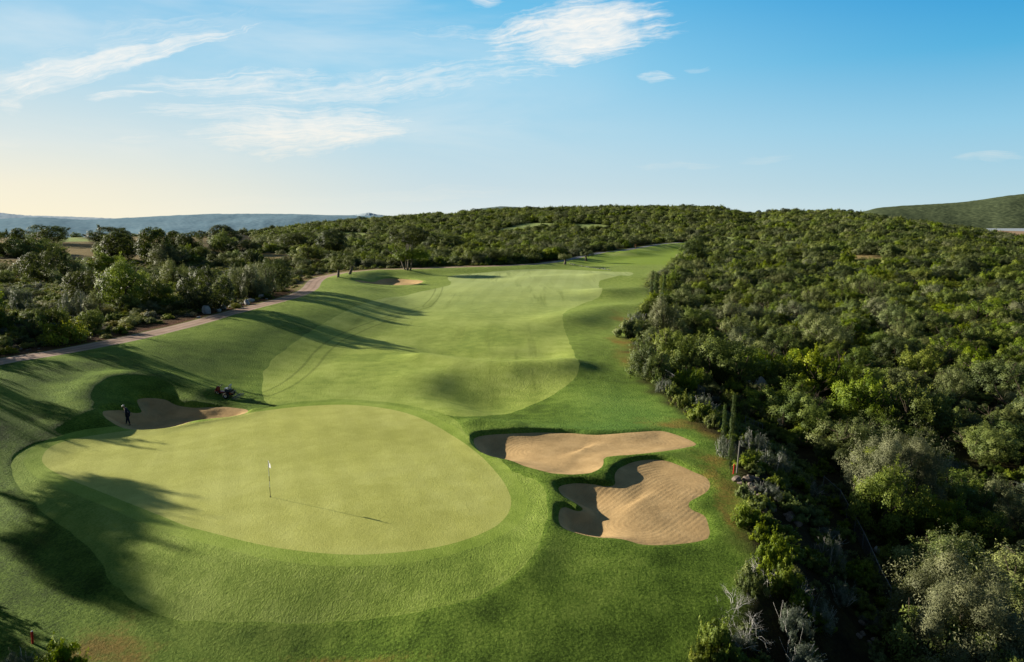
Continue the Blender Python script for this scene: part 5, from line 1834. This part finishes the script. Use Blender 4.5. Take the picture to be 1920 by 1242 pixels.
for i, (px, py, w, lab, h) in enumerate([(1402, 724, 22, "left block of the pale limestone outcrop in the thicket", 1), (1425, 727, 34, "wide block in the middle of the limestone outcrop", .8), (1448, 722, 26, "right block of the limestone outcrop", .9), (1441, 700, 18, "pale block behind the limestone outcrop", .8),
                                      (1409, 699, 12, "upright pale stone behind the left outcrop block", 1.3), (1645, 1036, 15, "lone white boulder beyond the lower wire fence", 1.1), (1312, 632, 10, "pale stone between shrubs behind the fairway edge", .8), (1565, 688, 14, "grey stone among the shrubs in the middle of the thicket", .8),
                                      (1700, 745, 24, "pale slab between the shrubs on the right", .6), (1660, 770, 18, "pale stone left of the slab on the right", .7), (45, 636, 18, "pale rock among dark shrubs on the left near the path", .8)]):
    rock_px(px, py, w, ROCKS, i + 1, lab, None, h, "boulder" if i == 5 else "rock")
er = random.Random(12)
for i in range(34):
    t = er.random()
    px = 1392 + 95 * t + er.uniform(-14, 22); py = 898 + 95 * t + er.uniform(-16, 16)
    rock_px(px, py, er.uniform(9, 22), EROCKS, i, "brownish broken stone on the bank below the red stake", "broken stones on the bank below the red stake", er.uniform(.6, 1.1), "stone")
for i in range(9):
    rock_px(1500 + er.uniform(110, 150), 1190 + er.uniform(-25, 35), er.uniform(10, 24), EROCKS, i, "brownish stone at the bottom of the dark gully", "stones at the bottom of the gully", er.uniform(.6, 1.1), "stone")
for i in range(22):
    t = i / 21
    px = 1069 + 76 * t; py = 495 + 12.2 * t ** .8 + er.uniform(-.5, .5)
    rock_px(px, py, er.uniform(2.2, 4.8), ROCKS, i, "pale edging stone at the foot of the far tee bank", "row of edging stones at the far tee bank", er.uniform(.6, 1.0), "stone")
for i in range(16):
    px = er.uniform(0, 75); py = 662 - px * .12 + er.uniform(-10, 2)
    rock_px(px, py, er.uniform(3, 7), EROCKS, i, "small stone in the red soil at the left end of the path", "small stones in the red soil by the path", .8, "stone")

# ---- flagstick
g = on_ground(507, 932, height)
fx = empty("flagstick", tuple(g), 0, (1, 1, 1), "white flag on a black and white pole standing on the putting green", "flagstick")
HP = 2.32
bands = [(0, .62, M_BLACK), (.62, 1.0, M_WHITE), (1.0, 1.32, M_BLACK), (1.32, HP, M_WHITE)]
for a, b, m_ in bands:
    bm = bmesh.new(); bm_cyl(bm, (0, 0, a - (.15 if a == 0 else 0)), (0, 0, b), .016, seg=12)
    bm_obj("pole_section", bm, m_, fx)
bm = bmesh.new()
n1, n2 = 16, 12
grid = []
for j in range(n2 + 1):
    v = j / n2
    row = []
    for i in range(n1 + 1):
        u = i / n1
        drop = u * .30                                # limp cloth, its free corner hanging
        zz = HP - .02 - v * .34 * (1 - .25 * u) - drop * (.75 + .25 * v)
        xx = .018 + u * .16 * (.45 + .55 * v) ; yy = .05 * math.sin(u * 9 + v * 2) * (.3 + u)
        xx += -.10 * v * (1 - u) * .6
        row.append(bm.verts.new((xx, yy, zz)))
    grid.append(row)
for j in range(n2):
    for i in range(n1):
        bm.faces.new((grid[j][i], grid[j][i + 1], grid[j + 1][i + 1], grid[j + 1][i]))
bm_obj("flag", bm, M_FLAG, fx)
bm = bmesh.new(); bm_cyl(bm, (0, 0, -.12), (0, 0, .006), .056, seg=20); bm_obj("hole_cup", bm, M_BLACK, fx)

# ---- stakes and posts
for px, py, top, lab in ((1375, 890, 870, "bright red stake at the scrub edge in front of the tall cypress"), (61.5, 1208, 1182, "red stake in the shade at the lower left corner")):
    g, R, Ht = px_size(px, py, 4, top)
    e = empty("stake", tuple(g), .3, (1, 1, 1), lab, "stake", "red stakes")
    bm = bmesh.new(); bm_cyl(bm, (0, 0, -.2), (0, 0, Ht * .95), .045, seg=10); bm_obj("shaft", bm, M_RED, e).rotation_euler = (0, .05, 0)
    bm = bmesh.new(); bm_cyl(bm, (Ht * .048, 0, Ht * .95), (Ht * .05, 0, Ht), .045, .02, seg=10); bm_obj("tip", bm, M_WHITE if px < 100 else M_RED, e)
g, R, Ht = px_size(1381, 888, 4, 827)
bm = bmesh.new(); bm_cyl(bm, (0, 0, -.3), (.10, 0, Ht), .055, .045, seg=10)
o = bm_obj("fence_post", bm, M_POST); o.location = tuple(g); prop(o, "weathered grey post right of the red stake", "post")
g, R, Ht = px_size(1191.5, 467, 4, 458)
e = empty("sign_post", tuple(g), 0, (1, 1, 1), "small brown post with a board beside the far path", "sign")
bm = bmesh.new(); bm_cyl(bm, (0, 0, -.2), (0, 0, Ht), .09, seg=8); bm_obj("post", bm, M_WOOD, e)
bm = bmesh.new(); bm_box(bm, (0, -.12, Ht - .35), (.75, .07, .6), bev=.02); bm_obj("board", bm, M_WOOD, e, False)
g = on_ground(1275, 454.5, height)
e = empty("bench", tuple(g), .15, (1.3, 1.3, 1.3), "reddish wooden bench beyond the farthest tee", "bench")
bm = bmesh.new()
for i in range(3): bm_box(bm, (0, -.16 + .16 * i, .45), (1.8, .13, .04), bev=.008)
bm_obj("seat", bm, M_WOOD, e, False)
bm = bmesh.new()
for i in range(2): bm_box(bm, (0, .27 + .03 * i, .62 + .17 * i), (1.8, .035, .13), (-.15, 0, 0), bev=.008)
bm_obj("backrest", bm, M_WOOD, e, False)
for sx in (-.78, .78):
    for sy in (-.18, .22):
        bm = bmesh.new(); bm_box(bm, (sx, sy, .2), (.08, .08, .46)); bm_obj("leg", bm, M_WOOD, e, False)


# ---- wire fences
def fence(pts_px, lab, hgt=1.25):
    P = np.array([on_ground(*p, height)[:2] for p in pts_px])
    P = resample(P, 2.4, False)
    c = P[0]
    e = empty("wire_fence", (c[0], c[1], ground_z(*c)), 0, (1, 1, 1), lab, "fence", "wire fences in the thicket")
    Z = height(P)
    o3 = np.array([c[0], c[1], ground_z(*c)])
    Q = np.column_stack([P, Z]) - o3
    for q in Q:
        bm = bmesh.new(); bm_cyl(bm, (q[0], q[1], q[2] - .3), (q[0], q[1], q[2] + hgt + .04), .028, seg=8); bm_obj("post", bm, M_GALV, e)
    bm = bmesh.new()
    for a, b in zip(Q[:-1], Q[1:]):
        bm_cyl(bm, (a[0], a[1], a[2] + hgt), (b[0], b[1], b[2] + hgt), .016, seg=6)
    bm_obj("top_rail", bm, M_GALV, e)
    V = []; F = []
    w = .0024
    for a, b in zip(Q[:-1], Q[1:]):
        L = np.linalg.norm((b - a)[:2]); t = (b - a) / L
        n_ = np.array([-t[1], t[0], 0])
        st = .11; k = int(L / st)
        nd = int(hgt / st)
        for i in range(-nd, k):
            for sgn in (1, -1):
                s0, s1 = i * st, i * st + hgt
                h0_, h1_ = (0, hgt) if sgn > 0 else (hgt, 0)
                if s0 < 0: 
                    f = -s0 / (s1 - s0); h0_ = h0_ + (h1_ - h0_) * f; s0 = 0
                if s1 > L:
                    f = (L - s0) / (s1 - s0) if s1 > s0 else 0; h1_ = h0_ + (h1_ - h0_) * f; s1 = L
                if s1 <= s0: continue
                p = a + t * s0 + np.array([0, 0, h0_]); q = a + t * s1 + np.array([0, 0, h1_])
                dd = unit(q - p); u = np.cross(dd, n_) * w; nn = n_ * w
                o_ = len(V)
                V += [tuple(p + u), tuple(p + nn), tuple(p - u), tuple(p - nn), tuple(q + u), tuple(q + nn), tuple(q - u), tuple(q - nn)]
                F += [(o_ + j, o_ + (j + 1) % 4, o_ + 4 + (j + 1) % 4, o_ + 4 + j) for j in range(4)]
    link("wire_mesh", mesh_from("wire_mesh", V, F, M_WIRE, False), e)


fence([(1241, 706), (1258, 716), (1276, 729)], "short length of wire fence behind the bushes at the fairway edge", .95)
fence([(1308, 748), (1320, 755)], "stub of wire fence with a thin post above the cypresses", 1.5)
fence([(1397, 800), (1429, 815)], "low bit of wire fence right of the cypresses", 1.0)
fence([(1543, 920), (1570, 940), (1597, 991), (1613, 1020), (1626, 1050), (1645, 1095), (1668, 1140)], "long dark wire fence running down the gully to the lower right", 1.15)

# ---- the person raking
g = on_ground(240, 797, height)
PS = 1.0
pe = empty("person", tuple(g), 0, (PS, PS, PS), "person in navy clothes and white cap bending forward inside the shaded bunker", "person")
# x: photo right, y: away from the viewer; the person walks to the left, upper body bent to the left
J = dict(pelvis=(.05, 0, .93), belly=(.02, 0, 1.08), chest=(-.07, .01, 1.30), neck=(-.17, .02, 1.47), head=(-.25, .02, 1.58), crown=(-.27, .02, 1.70),
         shR=(.03, -.17, 1.41), elR=(.27, -.16, 1.24), wrR=(.40, -.13, 1.03), shL=(-.13, .19, 1.39), elL=(-.20, .23, 1.10), wrL=(-.13, .08, .90),
         hipR=(.09, -.10, .90), knR=(.14, -.11, .50), anR=(.24, -.12, .09), hipL=(.02, .10, .90), knL=(-.10, .10, .50), anL=(-.19, .10, .09),
         toR=(.13, -.15, .045), toL=(-.33, .08, .045))
names = list(J)
rad = dict(pelvis=(.14, .16), belly=(.135, .15), chest=(.14, .18), neck=(.06, .06), head=(.088, .08), crown=(.07, .065), shR=(.066, .066), elR=(.047, .047), wrR=(.032, .026), shL=(.066, .066), elL=(.047, .047), wrL=(.032, .026),
           hipR=(.105, .10), knR=(.066, .066), anR=(.045, .045), hipL=(.105, .10), knL=(.066, .066), anL=(.045, .045), toR=(.04, .035), toL=(.04, .035))
B = [('pelvis', 'belly'), ('belly', 'chest'), ('chest', 'neck'), ('neck', 'head'), ('head', 'crown'), ('chest', 'shR'), ('shR', 'elR'), ('elR', 'wrR'), ('chest', 'shL'), ('shL', 'elL'), ('elL', 'wrL'),
     ('pelvis', 'hipR'), ('hipR', 'knR'), ('knR', 'anR'), ('anR', 'toR'), ('pelvis', 'hipL'), ('hipL', 'knL'), ('knL', 'anL'), ('anL', 'toL')]


def chain(name, keys, bones, grow, mat, parent, extra=(), rootk=None, ends=None):
    ks = list(keys)
    js = [(*(ends or {}).get(k, J[k]), rad[k][0] + grow, rad[k][1] + grow) for k in ks]
    bs = [(ks.index(a), ks.index(b)) for a, b in bones if a in ks and b in ks]
    for p_, parent_key, r_ in extra:
        pi = ks.index(parent_key) if isinstance(parent_key, str) else len(ks) + parent_key
        js.append((*p_, r_, r_)); bs.append((pi, len(js) - 1))
    return skin_obj(name, js, bs, mat, parent, ks.index(rootk) if rootk else 0)


# hands: palm and five fingers each
ex = []
for side, w, dirv in (('R', 'wrR', np.array([.30, .10, -.95])), ('L', 'wrL', np.array([.25, -.55, -.80]))):
    d = unit(dirv); wv = np.array(J[w]); lat = unit(np.cross(d, np.array([0, .0, 1]) if abs(d[2]) < .9 else np.array([0, 1, 0]))); nrm = np.cross(d, lat)
    palm = wv + d * .075
    k0 = len(ex); ex.append((tuple(palm), w, .028))
    for f in range(4):
        kn = palm + d * (.030) + lat * (-.030 + .02 * f)
        m1 = kn + d * (.036 + .004 * (1.5 - abs(f - 1.5))) + nrm * .012
        tip = m1 + d * .026 + nrm * .022
        b0 = len(ex)
        ex.append((tuple(kn), k0, .0095)); ex.append((tuple(m1), b0, .0085)); ex.append((tuple(tip), b0 + 1, .007))
    th = wv + d * .04 + lat * .04; b0 = len(ex)
    ex.append((tuple(th), k0, .011)); ex.append((tuple(th + d * .03 + lat * .012 + nrm * .012), b0, .009))
# face: nose, brow, chin, ears give the head its outline
hd = np.array(J['head']); fw = unit(np.array([-.85, .05, -.5]))
ex.append((tuple(hd + fw * .098 + np.array([0, 0, -.005])), 'head', .014))
ex.append((tuple(hd + fw * .075 + np.array([-.0, 0, -.065])), 'head', .03))
for sgn in (-1, 1): ex.append((tuple(hd + np.array([.015, sgn * .083, 0])), 'head', .014))
chain("body", names, B, -.012, M_SKIN, pe, ex, 'pelvis')
chain("jacket", ['belly', 'chest', 'neck', 'shR', 'elR', 'wrR', 'shL', 'elL', 'wrL', 'pelvis'], B, .010, M_NAVY, pe, rootk='belly', ends=dict(neck=(-.135, .015, 1.43), wrR=(.375, -.135, 1.07), wrL=(-.145, .10, .93), pelvis=(.045, 0, .98)))
chain("trousers", ['pelvis', 'hipR', 'knR', 'anR', 'hipL', 'knL', 'anL'], B, .014, M_TROUSER, pe, rootk='pelvis', ends=dict(anR=(.235, -.12, .11), anL=(-.185, .10, .11)))
for k, a, t in (('R', 'anR', 'toR'), ('L', 'anL', 'toL')):
    A_, T_ = np.array(J[a]), np.array(J[t])
    heel = A_ + np.array([.05, 0, -.045])
    skin_obj("shoe", [(*(A_ + np.array([0, 0, -.02])), .052, .05), (*heel, .05, .045), (*((A_ + T_) / 2 + np.array([0, 0, -.02])), .05, .038), (*T_, .046, .032)], [(0, 1), (0, 2), (2, 3)], M_SHOE, pe, 0)
bm = bmesh.new()
r_ = bmesh.ops.create_uvsphere(bm, u_segments=20, v_segments=12, radius=.112)
bmesh.ops.delete(bm, geom=[v for v in r_['verts'] if v.co.z < -.005], context='VERTS')
cap_ = bm_obj("cap", bm, M_CAP, pe); cap_.location = tuple(hd + np.array([-.012, 0, .035])); cap_.rotation_euler = (0, -.55, 0)
sd_ = cap_.modifiers.new("thick", 'SOLIDIFY'); sd_.thickness = .008
bm = bmesh.new()
ring = []
for i in range(13):
    a = math.pi * (.5 + i / 12)
    ring.append((bm.verts.new((.105 * math.cos(a), .105 * math.sin(a), 0)), bm.verts.new((.105 * math.cos(a) - .085 * max(0, -math.cos(a)) ** .7, .10 * math.sin(a), -.012))))
for (a, b), (c_, d_) in zip(ring[:-1], ring[1:]): bm.faces.new((a, b, d_, c_))
pk = bm_obj("peak", bm, M_CAP, cap_)
sd_ = pk.modifiers.new("thick", 'SOLIDIFY'); sd_.thickness = .006

# ---- bunker rake machine
g = on_ground(424, 746, height)
gx = np.array([[g[0] - .8, g[1] + .05], [g[0] + .8, g[1]], [g[0], g[1] - .6], [g[0], g[1] + .6]])
gz = height(gx)
me_ = empty("bunker_rake_machine", (g[0] - .15, g[1] + .35, g[2] + .03), math.radians(-8), (1, 1, 1), "red three wheeled bunker rake machine parked on the bank above the person", "machine")
me_.rotation_euler = (math.atan2(gz[3] - gz[2], 1.2) * .8, -math.atan2(gz[1] - gz[0], 1.6) * .5, math.radians(-8))


def wheel(x, y, r, w, rimr):
    t_ = bmesh.new()
    bm_lathe_y(t_, [(rimr, -w * .42), (r * .86, -w * .5), (r * .97, -w * .38), (r, -w * .15), (r, w * .15), (r * .97, w * .38), (r * .86, w * .5), (rimr, w * .42)], (0, 0, 0))
    wo = bm_obj("wheel", t_, M_RUBBER, me_); wo.location = (x, y, r)
    t_ = bmesh.new()
    bm_lathe_y(t_, [(.001, -w * .30), (rimr * .55, -w * .30), (rimr * .75, -w * .36), (rimr, -w * .43), (rimr, w * .43), (rimr * .75, w * .36), (rimr * .55, w * .30), (.001, w * .30)], (0, 0, 0))
    bm_obj("rim", t_, M_RIM, wo)
    t_ = bmesh.new(); bm_cyl(t_, (0, -w * .42, 0), (0, w * .42, 0), .045, seg=12); bm_obj("hub", t_, M_DARK, wo)


wheel(-.78, 0, .27, .26, .13); wheel(.30, -.52, .265, .27, .135); wheel(.30, .52, .265, .27, .135)
bm = bmesh.new(); bm_box(bm, (-.18, 0, .40), (.95, .42, .10), bev=.03); bm_box(bm, (.30, 0, .42), (.55, .66, .26), bev=.05); bm_box(bm, (-.42, 0, .36), (.5, .5, .05), bev=.015)
bm_obj("frame", bm, M_MRED, me_)
bm = bmesh.new()
bm_box(bm, (-.80, 0, .66), (.36, .40, .44), (0, .28, 0), bev=.08, taper=.72); bm_box(bm, (-.86, 0, .50), (.42, .32, .07), (0, -.35, 0), bev=.03)
bm_obj("front_cowl", bm, M_MRED, me_)
bm = bmesh.new()
for sy in (-.16, .16): bm_pipe(bm, [Vector((-.78, sy, .27)), Vector((-.74, sy, .62)), Vector((-.66, sy * .6, .86))], .028)
bm_obj("front_fork", bm, M_DARK, me_)
bm = bmesh.new(); bm_pipe(bm, [Vector((-.66, 0, .82)), Vector((-.50, 0, 1.0))], .022); bm_obj("steering_column", bm, M_DARK, me_)
bm = bmesh.new()
pts_ = [Vector((-.48 + .07 * math.sin(a), .17 * math.cos(a), 1.0 + .10 * math.sin(a))) for a in np.linspace(0, 2 * math.pi, 15)]
bm_pipe(bm, pts_, .016); bm_obj("steering_wheel", bm, M_DARK, me_)
bm = bmesh.new(); bm_box(bm, (.26, 0, .63), (.52, .60, .20), bev=.05); bm_obj("engine_box", bm, M_DARK, me_)
bm = bmesh.new(); bm_box(bm, (.10, 0, .77), (.42, .46, .12), (0, -.05, 0), bev=.045); bm_obj("seat", bm, M_HOOD, me_)
bm = bmesh.new(); bm_box(bm, (.36, 0, 1.0), (.11, .44, .42), (0, .22, 0), bev=.045); bm_obj("backrest", bm, M_HOOD, me_)
bm = bmesh.new()
for sy in (-.36, .36): bm_cyl(bm, (.12, sy, .60), (.50, sy, .60), .10, seg=14)
bm_obj("fuel_tank", bm, M_DARK, me_)
bm = bmesh.new()
for sy in (-.24, .24): bm_pipe(bm, [Vector((.48, sy, .55)), Vector((.75, sy, .62)), Vector((1.0, sy, .22))], .026)
bm_pipe(bm, [Vector((.75, -.5, .60)), Vector((.75, .5, .60))], .024)
bm_obj("lift_arm", bm, M_STEEL, me_)
for bx_, top_, low_, nm_ in ((1.02, .22, .03, 1.5), (1.28, .24, .04, 1.6)):
    rk_ = bmesh.new(); bm_box(rk_, (bx_, 0, top_), (.06, nm_, .06), bev=.01)
    if bx_ > 1.1:
        for sy in np.linspace(-.7, .7, 4): bm_cyl(rk_, (1.0, sy, .22), (1.28, sy, .24), .018, seg=6)
    for sy in np.linspace(-.74, .74, 26): bm_cyl(rk_, (bx_ + .01, sy, top_ + .02), (bx_ + .11, sy, low_), .009, seg=5)
    bm_obj("rake_bar", rk_, M_STEEL, me_)
